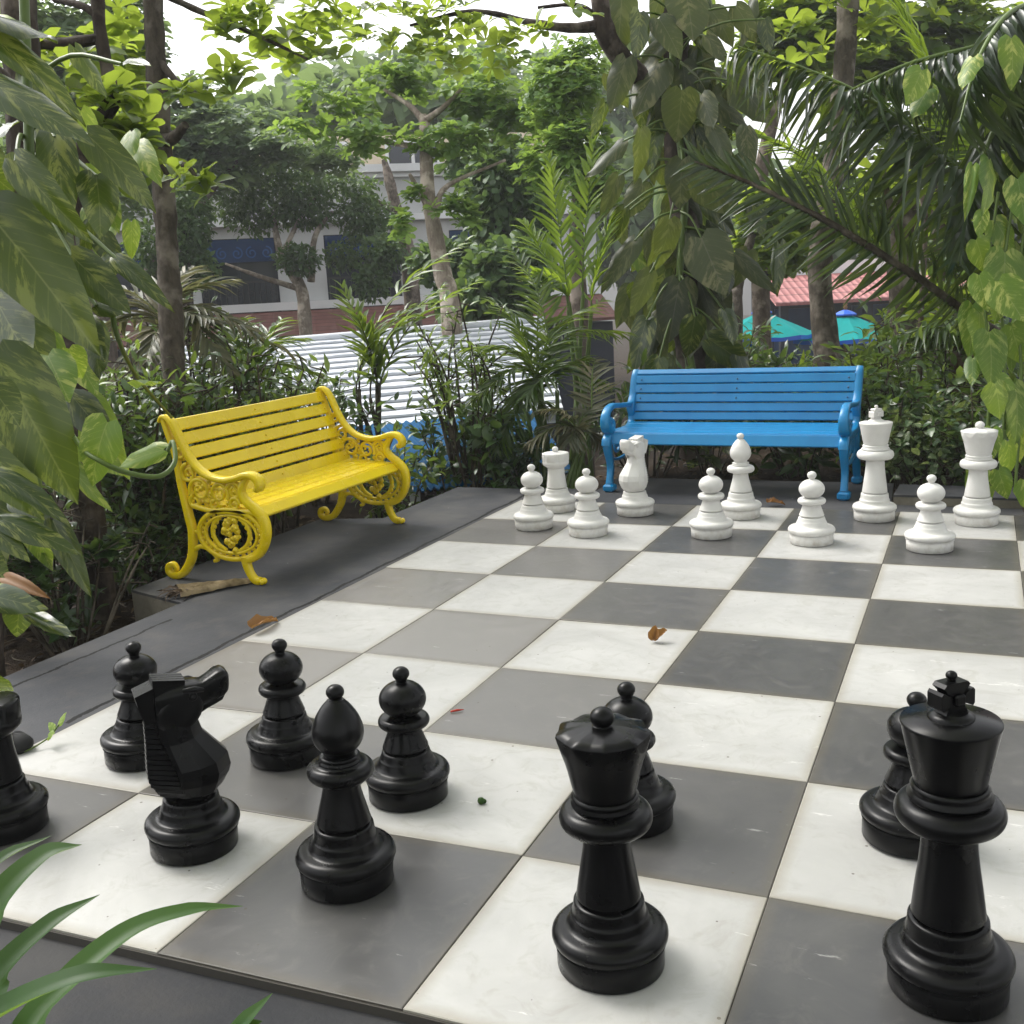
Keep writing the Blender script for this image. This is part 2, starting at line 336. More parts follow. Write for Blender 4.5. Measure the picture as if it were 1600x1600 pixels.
    M['palm_lit'] = leaf_mat('sunlit_palm_leaflet', (0.0475, 0.1045, 0.0133), (0.0855, 0.1615, 0.019), (0.133, 0.228, 0.0285), (.6, .8, .06), .48, .4)
    M['palm_dry'] = leaf_mat('dusty_palm_leaflet', (.06, .075, .04), (.11, .115, .065), (.2, .17, .09), (.4, .4, .15), .25, .45)
    M['strap'] = leaf_mat('strap_leaf', (.02, .06, .016), (.04, .10, .022), (.07, .15, .03), (.4, .6, .08), .3, .45, None, .25, 0)
    M['brown'] = leaf_mat('fallen_leaf', (.12, .045, .012), (.22, .10, .025), (.33, .17, .05), (.5, .25, .05), .2, .6)
    M['litter'] = leaf_mat('litter_leaf', (.03, .018, .010), (.07, .042, .02), (.12, .075, .035), (.3, .2, .1), .1, .8)
    M['flower'] = leaf_mat('white_petal', (.7, .68, .6), (.75, .72, .65), (.8, .78, .72), (.8, .78, .6), .3, .5)
    M['bark'] = bark_mat('grey_bark', (.05, .037, .028), (.15, .12, .095))
    M['bark_dark'] = bark_mat('dark_bark', (.018, .013, .010), (.06, .045, .034))
    M['bark_pale'] = bark_mat('pale_bark', (.16, .125, .095), (.34, .29, .235))
    M['bark_mottled'] = bark_mat('mottled_bark', (.035, .028, .021), (.105, .088, .068), 26)
    M['fibre'] = bark_mat('palm_fibre', (.05, .03, .02), (.16, .11, .07), 40)
    M['stem'] = leaf_mat('green_stem', (.07, .12, .02), (.11, .17, .03), (.14, .2, .04), (.3, .4, .05), .1, .4)
    M['twig'] = bark_mat('twig', (.03, .025, .018), (.08, .065, .045), 30)
    M['dry_rib'] = bark_mat('dry_rib', (.09, .065, .03), (.2, .15, .08), 30)
    # buildings
    def wall(nm, a, b, rough=.85):
        mt = Mat(nm); n1 = mt.noise(1.2, 7, .65); mt.set(mt.ramp(n1, [(.3, a), (.7, b)]), rough, .2); M[nm] = mt.m
    wall('wall_white', (.46, .465, .46), (.55, .555, .55)); wall('trim_white', (.68, .69, .69), (.78, .78, .78)); wall('wall_dark', (.008, .012, .022), (.014, .02, .035), .5)
    wall('navy', (.008, .028, .085), (.012, .045, .13), .4); wall('awning_blue', (.02, .075, .22), (.03, .10, .28), .6); wall('iron', (.02, .02, .022), (.03, .03, .03), .5)
    wall('stone', (.012, .012, .013), (.03, .03, .03), .7); wall('pilaster', (.22, .2, .18), (.3, .28, .26))
    def tiles(nm, a, b, fx, fy):
        mt = Mat(nm); X, Y, Z = sep(mt, mt.n('ShaderNodeUVMap', uv_map='UVMap').outputs[0])
        h = mt.math('ABSOLUTE', mt.math('SINE', mt.math('MULTIPLY', X, fx))); g = mt.math('FRACT', mt.math('MULTIPLY', Y, fy))
        n1 = mt.noise(3, 5); col = mt.ramp(n1, [(.3, a), (.7, b)]); col = mt.mix(mt.ramp(g, [(.86, (0, 0, 0)), (.92, (1, 1, 1))]), col, tuple(x*.45 for x in a))
        mt.set(col, .6, .3); mt.bump(mt.math('ADD', h, g), .8, .05); M[nm] = mt.m
    tiles('red_tile', (.13, .055, .045), (.19, .08, .065), 130, 7); tiles('pink_roof', (.33, .12, .115), (.42, .18, .17), 260, 4)
    def sheet(nm, a, b):
        mt = Mat(nm); n1 = mt.noise(1.5, 6, .7); mt.set(mt.ramp(n1, [(.3, a), (.75, b)]), .45, .4); M[nm] = mt.m
    sheet('white_sheet', (.46, .49, .53), (.56, .58, .62)); wall('blue_sheet', (.005, .065, .17), (.010, .10, .23), .85); sheet('blue_cloth', (.01, .09, .5), (.015, .12, .6))
    mt = Mat('teal_cloth'); n1 = mt.noise(4, 4); c = mt.ramp(n1, [(.3, (.004, .28, .27)), (.7, (.006, .34, .33))]); mt.set(c, .8, .2)
    tr = mt.n('ShaderNodeBsdfTranslucent'); tr.inputs['Color'].default_value = (.01, .45, .42, 1); ms = mt.n('ShaderNodeMixShader'); ms.inputs[0].default_value = .25
    mt.l(mt.b.outputs[0], ms.inputs[1]); mt.l(tr.outputs[0], ms.inputs[2]); mt.l(ms.outputs[0], mt.out.inputs['Surface']); M['teal'] = mt.m
    mt = Mat('glass'); mt.set((.015, .02, .03), .08, .5); M['glass'] = mt.m
    wall('wood', (.2, .11, .05), (.3, .17, .08)); wall('post_white', (.6, .62, .63), (.7, .72, .73), .5); wall('cream', (.6, .5, .38), (.68, .58, .45)); wall('red_dot', (.35, .03, .02), (.45, .05, .03))
mk()

# leaf templates : unit length along x, unit width along y, curl in z
def strip_tmpl(us, ws, zs, cup=.12, half=1):
    V = []; U = []; F = []
    k = 2*half+1
    for u, wd, z in zip(us, ws, zs):
        for j in range(-half, half+1):
            t = j/half; V.append((u, t*wd*.5, z, cup*abs(t)*wd)); U.append((u, .5+.5*t*min(1, wd)))
    for i in range(len(us)-1):
        for j in range(k-1):
            a = i*k+j; F.append((a, a+1, a+k+1, a+k))
    return np.array(V), F, np.array(U)
T_OVAL = strip_tmpl([0, .25, .6, 1], [.12, .9, .9, .05], [0, .03, .0, -.14])
T_LANCE = strip_tmpl([0, .35, .7, 1], [.15, 1, .7, .04], [0, .03, 0, -.14])
T_OBOV = strip_tmpl([0, .3, .65, .9, 1], [.1, .45, 1, .75, .2], [0, .04, .05, .0, -.05])
T_BLADE = strip_tmpl([0, .3, .65, 1], [.5, 1, .75, .05], [0, .01, -.05, -.2], .25)
T_DROOP = strip_tmpl([0, .2, .45, .7, .9], [.6, 1, .85, .6, .06], [0, .02, -.12, -.42, -.78], .2)
def heart(droop, wave=.0, half=3, cup=.1, seed=0):
    us = np.array([-.10, -.03, .08, .22, .38, .54, .70, .84, .94, 1.0]); ws = np.array([.34, .72, .93, 1.0, .96, .84, .64, .4, .17, .02])
    V = []; U = []; F = []; k = 2*half+1
    for i, (u, wd) in enumerate(zip(us, ws)):
        for j in range(-half, half+1):
            t = j/half; uu = u
            if u < .05: uu = u+(.10+.0)*(1-abs(t))**1.2*(1 if u < 0 else .4)   # lobes behind the stalk
            z = -droop*max(uu, 0)**1.8+cup*abs(t)*wd*.6-.10*(abs(t)*wd)**2+wave*math.sin(uu*13+seed+j)*abs(t)**1.5*.5
            V.append((uu, t*wd*.5, z, 0.0)); U.append((np.clip(uu, 0, 1), .5+.5*t*wd))
    for i in range(len(us)-1):
        for j in range(k-1):
            a = i*k+j; F.append((a, a+1, a+k+1, a+k))
    return np.array(V), F, np.array(U)
HEARTS = [heart(.10, .03, seed=0), heart(.22, .05, seed=2), heart(.34, .04, seed=4, cup=.18), heart(.16, .07, seed=5, cup=.02)]

# ------------------------------------------------------------------ ground
def ground_h(x, y):
    d = np.maximum.reduce([-1.9-x, x-7.0, y-6.6, -4.0-y, np.zeros_like(x)])
    d2 = np.maximum.reduce([-1.9-x, y-6.0, np.zeros_like(x)])
    left = sm(-.2, 3.2, -x+(y-5)*.55)                  # the bank falls away behind the yellow bench
    h = -.20-2.4*sm(.2, 4.0, d2)*left-1.9*sm(2.0, 9, d)*(1-left)
    h = np.where((x > .2) & (y > 4.6), np.maximum(h, -.08-1.9*sm(2.0, 9, d)), h)
    return h+.03*np.sin(x*3.1+1)*np.cos(y*2.7)+.015*np.sin(x*9+y*7)
def gz(x, y): return float(ground_h(np.array([float(x)]), np.array([float(y)]))[0])
def axis_pts(lo, hi, step, far):
    a = np.arange(lo, hi+1e-6, step); e = np.array([1.5, 4, 9, 20, 45, 100, 250, 600]); e = e[e < far]
    return np.concatenate([lo-e[::-1], a, hi+e])
xs = axis_pts(-12, 12, .2, 110); ys = axis_pts(-4, 22, .2, 110)
GX, GY = np.meshgrid(xs, ys, indexing='ij'); GZ = ground_h(GX, GY)
g = Geo(); g.grid(np.stack([GX, GY, GZ], -1)); tag(g.build('ground', M['soil']), kind='structure')

def prism(g, poly, z0, z1, mat=0):
    p = np.array(poly, float); n = len(p)
    V = np.vstack([np.column_stack([p, np.full(n, z0)]), np.column_stack([p, np.full(n, z1)])])
    F = [tuple(range(n-1, -1, -1)), tuple(range(n, 2*n))]+[(i, (i+1) % n, n+(i+1) % n, n+i) for i in range(n)]
    g.add(V, F, mat=mat, smooth=False)
g = Geo()
def slab(poly, z, mi=0):
    prism(g, poly, -.55, z-.014, 1); c = np.mean(np.array(poly), 0); q = [tuple(c+(np.array(p)-c)*1.0015) for p in poly]
    prism(g, poly, z-.014+.0005, z, mi)
slab([(-.662, -.061), (-.001, -.061), (-.001, 5.19), (-.668, 5.185)], -.005)
slab([(-1.096, 2.335), (-.664, 2.21), (-.669, 4.12), (-1.081, 4.01)], -.006)
slab([(.0, 4.802), (.398, 4.802), (.405, 5.215), (.0, 5.262)], -.005)
slab([(.399, 4.802), (2.345, 4.802), (2.30, 5.72), (.395, 5.70)], -.004)
slab([(2.346, 4.802), (7.0, 4.802), (7.0, 4.95), (2.346, 5.03)], -.006)
slab([(2.346, 5.031), (7.0, 4.951), (7.0, 5.25), (2.36, 5.38)], .055)
slab([(4.802, -.061), (7.0, -.061), (7.0, 4.801), (4.802, 4.801)], -.006)
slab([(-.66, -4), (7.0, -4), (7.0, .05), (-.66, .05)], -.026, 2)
pav = g.build('pavement', [M['walk'], M['raw'], M['walk_front_shade']]); tag(pav, kind='structure')

# ------------------------------------------------------------------ chessboard
T = .6
def corner(i, j):
    dy = 0.0
    if j == 0: dy = np.interp(i, [0, 1, 2, 3, 4, 8], [-.13, -.09, -.06, -.027, -.01, 0])
    if j == 1: dy = np.interp(i, [0, 1, 2, 3, 4, 8], [-.097, -.073, -.047, -.016, 0, 0])
    if j == 2: dy = np.interp(i, [0, 1, 2, 8], [-.1, -.05, -.01, 0])
    return np.array([i*T, (j+dy)*T])
board = thing('chessboard', 'giant chessboard floor of square black and white stone tiles', 'chessboard')
WEAR_GLARE = {(0, 2): .8, (1, 3): .75, (0, 4): .65, (2, 2): .4, (0, 6): .5, (1, 5): .4, (2, 4): .15, (1, 1): .2, (0, 0): .1, (3, 1): .05, (1, 7): .1}      # tiles paled by dusty wear, with sky glare painted into the colour
g = Geo()
for i in range(8):
    for j in range(8):
        c = [corner(i, j), corner(i+1, j), corner(i+1, j+1), corner(i, j+1)]; ctr = sum(c)/4; dark = (i+j) % 2 == 0
        z = rng.uniform(-.0006, .0006); tl = rng.normal(0, .0006, 2)
        V = []
        for zz, ins in ((-.02, .0012), (-.0015, .0012), (0, .0035)):
            for q in c:
                dq = np.sign(q-ctr); p = q-dq*ins; V.append((p[0], p[1], zz+z+(tl*dq).sum()))
        F = [(8, 9, 10, 11)]+[(k*4+a, k*4+(a+1) % 4, k*4+4+(a+1) % 4, k*4+4+a) for k in range(2) for a in range(4)]
        g.add(V, F, [(0, 0), (1, 0), (1, 1), (0, 1)]*3, tint=(1+WEAR_GLARE[(i, j)]) if (i, j) in WEAR_GLARE else rng.random(), mat=1 if dark else 0, smooth=False)
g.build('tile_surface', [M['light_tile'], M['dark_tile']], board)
g = Geo(); P0 = [corner(i, 0) for i in range(9)]; 
prism(g, [tuple(p+[0, -.004]) for p in P0]+[(4.8, 4.8), (0, 4.8)], -.05, -.006); g.build('bedding', M['grout'], board)

# ------------------------------------------------------------------ chess pieces
def arc(cx, cz, rx, rz, a0, a1, n=9):
    a = np.radians(np.linspace(a0, a1, n)); return [(cx+rx*math.cos(t), cz+rz*math.sin(t)) for t in a]
def p_base(z1, r1, r0):         # z1 height of the shoulder top, r1 its radius, r0 lower shoulder radius
    pr = [(.104, .0), (.1105, .003), (.1115, .046), (.110, .048), (.1145, .0505)]
    pr += arc(.0985, .069, .0215, .0185, -70, 88, 13)
    pr += crom([(.0975, .0876), (.0885, .0895), (.0815, .096), (r0+.0005, .109)], 5).tolist()
    pr += crom([(r0, .112), (r0-.004, .118), (r1, z1-.006)], 4).tolist()+[(r1-.002, z1-.004), (r1-.012, z1-.0035)]
    return pr
def p_stem(z0, r0, z1, r1):
    return [(r0-.011, z0-.006), (r0-.011, z0-.0005), (r0-.0025, z0), (r0, z0+.0025)]+crom([(r0, z0+.004), (r0-.3*(r0-r1), z0+.26*(z1-z0)), (r1+.12*(r0-r1), z0+.7*(z1-z0)), (r1, z1)], 6).tolist()
def p_collar(z, r, h, rin=.04):
    return [(rin, z-h)]+arc(r-h*.95, z, h*.95, h, -80, 80, 13)+[(rin, z+h*1.02)]
def p_knob(z, r, neck, zb):
    return crom([(neck*1.35, zb), (neck, zb+.006), (neck*1.02, z-r*.75)], 3).tolist()+arc(0, z, r, r*.82, -42, 88, 10)
BASE_T = {}
def part(root, nm, prof, mat, fn=None, sides=56):
    g = Geo(); g.lathe(prof, sides, fn=fn); return g.build(nm, mat, root)
def make_pawn(mt, root):
    part(root, 'base', p_base(.139, .066, .075), mt); part(root, 'stem', p_stem(.141, .0635, .206, .046), mt)
    part(root, 'collar', p_collar(.216, .0715, .0145), mt)
    h = part(root, 'head', [(.03, .225)]+arc(0, .277, .0655, .0495, -72, 84, 22), mt); part(h, 'finial', p_knob(.347, .0235, .0145, .319), mt, sides=32)
def make_bishop(mt, root):
    part(root, 'base', p_base(.148, .070, .078), mt); part(root, 'stem', p_stem(.150, .065, .262, .043), mt)
    part(root, 'collar', p_collar(.277, .079, .019)+[(.05, .298), (.051, .302), (.046, .304), (.047, .309), (.048, .313), (.043, .315)], mt)
    pr = [(.036, .315)]+arc(0, .368, .061, .055, -52, 12, 12)+crom([(.0585, .385), (.049, .408), (.034, .43), (.019, .446)], 6).tolist()
    h = part(root, 'mitre', pr, mt); part(h, 'finial', p_knob(.463, .0215, .0135, .443), mt, sides=32)
def make_queen(mt, root):
    part(root, 'base', p_base(.146, .072, .079), mt); part(root, 'stem', p_stem(.148, .066, .298, .047), mt)
    part(root, 'collar', p_collar(.318, .0945, .0225)+[(.067, .343), (.069, .349), (.064, .353), (.066, .358), (.068, .362), (.063, .366)], mt)
    cone = crom([(.061, .366), (.0665, .385), (.0755, .425), (.0895, .468), (.0955, .489)], 8).tolist()
    pr = cone+[(.0935, .493), (.07, .499), (.045, .503), (.02, .505)]
    def scal(V, a):
        fr = np.abs((a*9/(2*math.pi)) % 1-.5)*2
        lim = .0885+.0075*fr**1.8
        r = np.hypot(V[..., 0], V[..., 1]); zz = V[..., 2]; L = lim[None]+np.clip(.478-zz, 0, 1)*.0
        k = np.minimum(1, L/np.maximum(r, 1e-6)); k = np.where(zz > .455, k, 1)
        V = V.copy(); V[..., 0] *= k; V[..., 1] *= k; V[..., 2] += np.where((zz > .486) & (r > .06), -.003*(1-fr[None]), 0); return V
    c = part(root, 'crown', pr, mt, scal, 144); part(c, 'finial', p_knob(.521, .0245, .017, .502), mt, sides=32)
def make_king(mt, root):
    part(root, 'base', p_base(.150, .074, .081), mt); part(root, 'stem', p_stem(.152, .068, .335, .050), mt)
    part(root, 'collar', p_collar(.359, .0995, .025)+[(.075, .386), (.077, .392), (.070, .397), (.069, .403), (.071, .408), (.066, .413)], mt)
    c = part(root, 'crown', [(.062, .413), (.0655, .420), (.0885, .527), (.0895, .531), (.088, .534), (.03, .541), (.028, .541)], mt)
    g = Geo(); g.lathe([(.042, .5385), (.041, .545), (.034, .548), (.030, .551)], 32)
    def pat(pts, y0, y1):
        n = len(pts); V = [(x, y0, z) for x, z in pts]+[(x, y1, z) for x, z in pts]
        g.add(V, [tuple(range(n)), tuple(range(2*n-1, n-1, -1))]+[(i, n+i, n+(i+1) % n, (i+1) % n) for i in range(n)], smooth=False)
    pat([(-.027, .547), (.027, .547), (.017, .566), (.017, .588), (.030, .602), (.024, .608), (-.024, .608), (-.030, .602), (-.017, .588), (-.017, .566)], -.0155, .0155)
    for sx in (-1, 1):
        q = [(sx*.0165, .569), (sx*.034, .561), (sx*.038, .566), (sx*.038, .590), (sx*.034, .595), (sx*.0165, .586)]
        pat(q if sx > 0 else q[::-1], -.0185, .0185)
    for sy in (-1, 1): g.box((-.012, min(sy*.0155, sy*.026), .567), (.012, max(sy*.0155, sy*.026), .588), .003)
    g.lathe([(.008, .607), (.0075, .612)]+arc(0, .618, .0105, .0085, -35, 88, 7), 20)
    g.build('cross', mt, c)
def make_rook(mt, root):
    part(root, 'base', p_base(.142, .068, .076), mt); part(root, 'stem', p_stem(.144, .0635, .262, .052), mt)
    pr = [(.05, .262), (.056, .266), (.078, .282), (.0825, .290), (.083, .302), (.081, .305), (.083, .309), (.0845, .350), (.082, .355), (.066, .357), (.03, .360), (.025, .360)]
    def cren(V, a):
        fr = (a*6/(2*math.pi)) % 1; slot = (np.abs(fr-.5) < .09); V = V.copy(); zz = V[..., 2]; r = np.hypot(V[..., 0], V[..., 1])
        k = np.where(slot[None] & (zz > .306) & (r > .07), .93, 1); V[..., 0] *= k; V[..., 1] *= k; return V
    c = part(root, 'tower_top', pr, mt, cren, 144); part(c, 'finial', p_knob(.378, .0195, .015, .358), mt, sides=32)
def make_knight(mt, root):
    part(root, 'base', p_base(.142, .069, .077), mt)
    def sect(xf, xb, wd, z, tilt=0):
        L = xf-xb; p = [(xf, .20*wd), (xf-.20*L, .86*wd), (xf-.42*L, wd), (xb+.36*L, .93*wd), (xb, .16*wd)]
        p = p+[(x, -y) for x, y in p[::-1]]; return [(x, y, z+tilt*(x-(xf+xb)/2)) for x, y in p]
    S = [sect(.062, -.062, .062, .1425), sect(.068, -.068, .067, .150), sect(.080, -.080, .074, .160), sect(.098, -.096, .082, .188), sect(.104, -.098, .083, .207), sect(.098, -.098, .080, .232, .08), sect(.070, -.097, .068, .262, .12), sect(.040, -.096, .053, .296, .15), sect(.028, -.096, .046, .335, .2), sect(.026, -.094, .043, .375, .15), sect(.0, -.08, .034, .405, .05)]
    g = Geo(); V = np.array(S); g.grid(V, closed_v=True, smooth=False); g.add(V[0], [tuple(range(9, -1, -1))]); g.add(V[-1], [tuple(range(10))], smooth=False)
    def hs(x, zc, hh, hw, dz=0):
        a = np.linspace(0, 2*math.pi, 14, endpoint=False)+math.pi/14
        return [(x, hw*np.sign(math.cos(t))*abs(math.cos(t))**.45, zc+hh*np.sign(math.sin(t))*abs(math.sin(t))**.45) for t in a]
    def loft(H): H = np.array(H); g.grid(H, closed_v=True); g.add(H[0], [tuple(range(len(H[0])-1, -1, -1))]); g.add(H[-1], [tuple(range(len(H[0])))])
    loft([hs(-.070, .392, .028, .036), hs(-.035, .394, .038, .045), hs(.0, .396, .041, .046), hs(.030, .399, .035, .040), hs(.046, .405, .028, .031), hs(.062, .411, .030, .032), hs(.082, .418, .035, .036), hs(.098, .422, .034, .035), hs(.109, .424, .026, .028), hs(.114, .425, .014, .015)])
    loft([hs(-.005, .362, .020, .036), hs(.030, .366, .016, .031), hs(.056, .374, .012, .026), hs(.078, .382, .012, .025), hs(.094, .386, .010, .021), hs(.102, .388, .004, .010)])
    for sd in (-1, 1):      # round cheeks
        a = np.linspace(0, 2*math.pi, 20, endpoint=False); V = [[(-.014+r*1.15*math.cos(t)+.25*r*math.sin(t), sd*(.034+dy), .370+r*1.15*math.sin(t)) for t in a] for r, dy in ((.050, -.006), (.046, .004), (.038, .009), (.025, .0118), (.002, .0128))]; g.grid(np.array(V), closed_v=True)
        g.tube(crom([(-.005, sd*.040, .424), (.022, sd*.043, .424), (.046, sd*.034, .416)], 5), [.006, .009, .005], 8)
    hd = g.build('horse_head', mt, root)
    g = Geo()
    for z in np.linspace(.158, .352, 16):
        xf, xb, wd = [np.interp(z, [.15, .188, .207, .232, .262, .296, .335, .375], q) for q in ([.068, .098, .104, .098, .07, .04, .028, .026], [-.068, -.096, -.098, -.098, -.097, -.096, -.096, -.094], [.067, .082, .083, .080, .068, .053, .046, .043])]
        L_ = xf-xb; k = np.interp(z, [.158, .352], [1.0, .5]); e = .0065
        side = lambda u_, out: (xb+.36*L_*u_-out*.4, (.16+(.93-.16)*u_)*wd+out)
        q = [side(0, e), side(k, e), side(k, -.004), side(0, -.004)]
        for sd in (-1, 1):
            V = [(x, sd*y, z+dz+.10*(x-xb)) for dz in (0, .0078) for x, y in q]
            F = [(3, 2, 1, 0), (4, 5, 6, 7), (0, 1, 5, 4), (1, 2, 6, 5), (2, 3, 7, 6), (3, 0, 4, 7)]; g.add(V, F if sd > 0 else [f[::-1] for f in F], smooth=False)
        x0, y0 = side(0, e); g.box((x0-.001, -y0, z), (x0+.006, y0, z+.0078))
    g.build('mane', mt, hd)
    g = Geo()
    V = [(-.074, -.034, .440), (-.118, -.034, .425), (-.112, -.034, .398), (-.098, -.030, .352), (-.074, -.030, .352)]; n = 5
    V = V+[(x, -y, z) for x, y, z in V]; g.add(V, [tuple(range(n)), tuple(range(2*n-1, n-1, -1))]+[(i, n+i, n+(i+1) % n, (i+1) % n) for i in range(n)], smooth=False)
    for k in range(4): y0 = -.030+.0155*k; V = [(-.0735, y0, .40), (.0, y0, .40), (.004, y0, .447), (-.0735, y0, .458)]; V = V+[(x, y+.0125, z) for x, y, z in V]; g.add(V, [(0, 1, 2, 3), (7, 6, 5, 4), (0, 4, 5, 1), (1, 5, 6, 2), (2, 6, 7, 3), (3, 7, 4, 0)], smooth=False)
    g.box((-.073, -.031, .402), (-.004, .031, .441), .003)
    g.build('forelock', mt, hd)
    a = np.linspace(0, 2*math.pi, 16, endpoint=False)
    for sd in (-1, 1):
        g = Geo(); V = [[(.018+r*math.cos(t), sd*(.038+dy), .407+r*math.sin(t)) for t in a] for r, dy in ((.0115, 0), (.0112, .007), (.0085, .0088), (.0075, .0075), (.005, .0105), (.0005, .0115))]; g.grid(np.array(V), closed_v=True); g.build('eye', mt, hd)
        g = Geo(); V = [[(.097+r*math.cos(t), sd*(.0315+dy), .432+r*math.sin(t)) for t in a] for r, dy in ((.007, -.004), (.0065, .002), (.0045, .003), (.003, .0005))]; g.grid(np.array(V), closed_v=True); g.build('nostril', mt, hd)
        g = Geo(); g.tube(crom([(.110, sd*.010, .405), (.098, sd*.028, .401), (.078, sd*.031, .395)], 5), [.003, .004, .003], 6); g.build('lip', mt, hd)

MAKERS = dict(pawn=make_pawn, bishop=make_bishop, queen=make_queen, king=make_king, rook=make_rook, knight=make_knight)
PROTO = {}
def piece(kind, colour, x, y, label, rz=0.0, lean=0.0):      # lean: the uneven floor tips a piece a little to its side
    grp = '%s chess pieces on the board' % colour if kind != 'pawn' else '%s pawns on the chessboard' % colour
    k = (kind, colour)
    if k not in PROTO:
        root = thing('chess_'+kind, label, 'chess '+kind, group=grp); MAKERS[kind](M[colour], root); PROTO[k] = root
    else: root = copy_tree(PROTO[k]); tag(root, label, 'chess '+kind, grp)
    wx, wy = -.41*lean, .912*lean; root.location = (x, y, .0012+.03*abs(lean)); root.rotation_euler = (wx*math.cos(rz)+wy*math.sin(rz), -wx*math.sin(rz)+wy*math.cos(rz), rz); root.scale = (1, 1, 1.035); return root
piece('pawn', 'black', 0.437, 0.750, 'black pawn half hidden behind the black knight, nearest the left board edge', 1.0, .045)
piece('pawn', 'black', 0.879, 0.896, 'black pawn between the black knight and the black bishop, standing one row behind them', 2.1, .03)
piece('pawn', 'black', 1.369, .786, 'black pawn with pale scratches on its ball, right beside the black bishop', 3.6, .012)
piece('pawn', 'black', 1.999, 0.846, 'black pawn mostly hidden behind the black queen', 4.4)
piece('pawn', 'black', 2.676, 0.966, 'black pawn with white paint specks, partly hidden behind the black king', 5.2, .03)
piece('knight', 'black', .968, .363, 'black horse-head knight with ribbed mane on a white tile', R(50), .04)
piece('bishop', 'black', 1.443, .351, 'black bishop with pointed egg-shaped head on a dark tile', .5, .022)
piece('queen', 'black', 2.140, .260, 'black queen with scalloped crown and ball on top', .2)
piece('king', 'black', 2.780, .404, 'tall black king with a cross on its flared crown', YAW+.35, -.02)
piece('rook', 'black', 0.393, 0.269, 'black rook cut off by the left edge of the photo', .3)
piece('pawn', 'white', .418, 4.018, 'white pawn in front of the white rook, leftmost of the white pawns', .4)
piece('pawn', 'white', .795, 3.916, 'white pawn between the white rook and the white knight', 1.3)
piece('pawn', 'white', 1.479, 4.006, 'white pawn just left of and in front of the white bishop', 2.2)
piece('pawn', 'white', 2.019, 3.957, 'white pawn in front of the right legs of the blue bench', 3.1)
piece('pawn', 'white', 2.597, 3.928, 'white pawn between the white king and the white queen, nearest of the white pieces', 4.0)
piece('rook', 'white', .378, 4.510, 'white rook with slotted tower top and small knob', .5)
piece('knight', 'white', .895, 4.489, 'white faceted horse-head knight facing left', R(-104))
piece('bishop', 'white', 1.536, 4.515, 'white bishop with egg-shaped head in front of the blue bench', .7)
piece('king', 'white', 2.277, 4.580, 'tall white king with a cross on its crown beside the blue bench', YAW+.5)
piece('queen', 'white', 2.807, 4.564, 'white queen with scalloped crown, farthest right of the white pieces', .3)

# ------------------------------------------------------------------ benches
def rsec(a, b, r=.3):
    return [(-a, -b*(1-r)), (-a, b*(1-r)), (-a*(1-r), b), (a*(1-r), b), (a, b*(1-r)), (a, -b*(1-r)), (a*(1-r), -b), (-a*(1-r), -b)]
def spiral(cx, cz, r0, turns, a0, s=1, n=26, r1=.012):
    t = np.linspace(0, 1, n); a = R(a0)+s*turns*2*math.pi*t; r = r0*(1-t)+r1*t
    return np.stack([cx+r*np.cos(a), cz+r*np.sin(a)], 1)
def blob(g, x, z, y, r, sy=.6):
    a = np.linspace(0, 2*math.pi, 10, endpoint=False); L = []
    for q in np.radians([-80, -40, 0, 40, 80]): L.append([(x+r*math.cos(q)*math.cos(t), y+sy*r*math.sin(q), z+r*math.cos(q)*math.sin(t)) for t in a])
    g.grid(np.array(L), closed_v=True)
def slat(root, nm, y0, y1, cx, cz, ang, w, th, mat):
    # board along y; section centre (cx, cz), width w along direction ang in the xz plane
    d = np.array([math.cos(ang), math.sin(ang)]); n = np.array([-d[1], d[0]]); c = np.array([cx, cz]); b = .005
    sec = [(-w/2, -th/2+b), (-w/2, th/2-b), (-w/2+b, th/2), (w/2-b, th/2), (w/2, th/2-b), (w/2, -th/2+b), (w/2-b, -th/2), (-w/2+b, -th/2)]
    V = []
    for y in np.linspace(y0, y1, 5):
        dy = rng.normal(0, .0007); V.append([((c+d*a+n*(e+dy))[0], y, (c+d*a+n*(e+dy))[1]) for a, e in sec])
    V = np.array(V); g = Geo(); g.grid(V, closed_v=True, smooth=False); g.add(V[0], [tuple(range(8))], smooth=False); g.add(V[-1], [tuple(range(7, -1, -1))], smooth=False)
    return g.build(nm, mat, root)

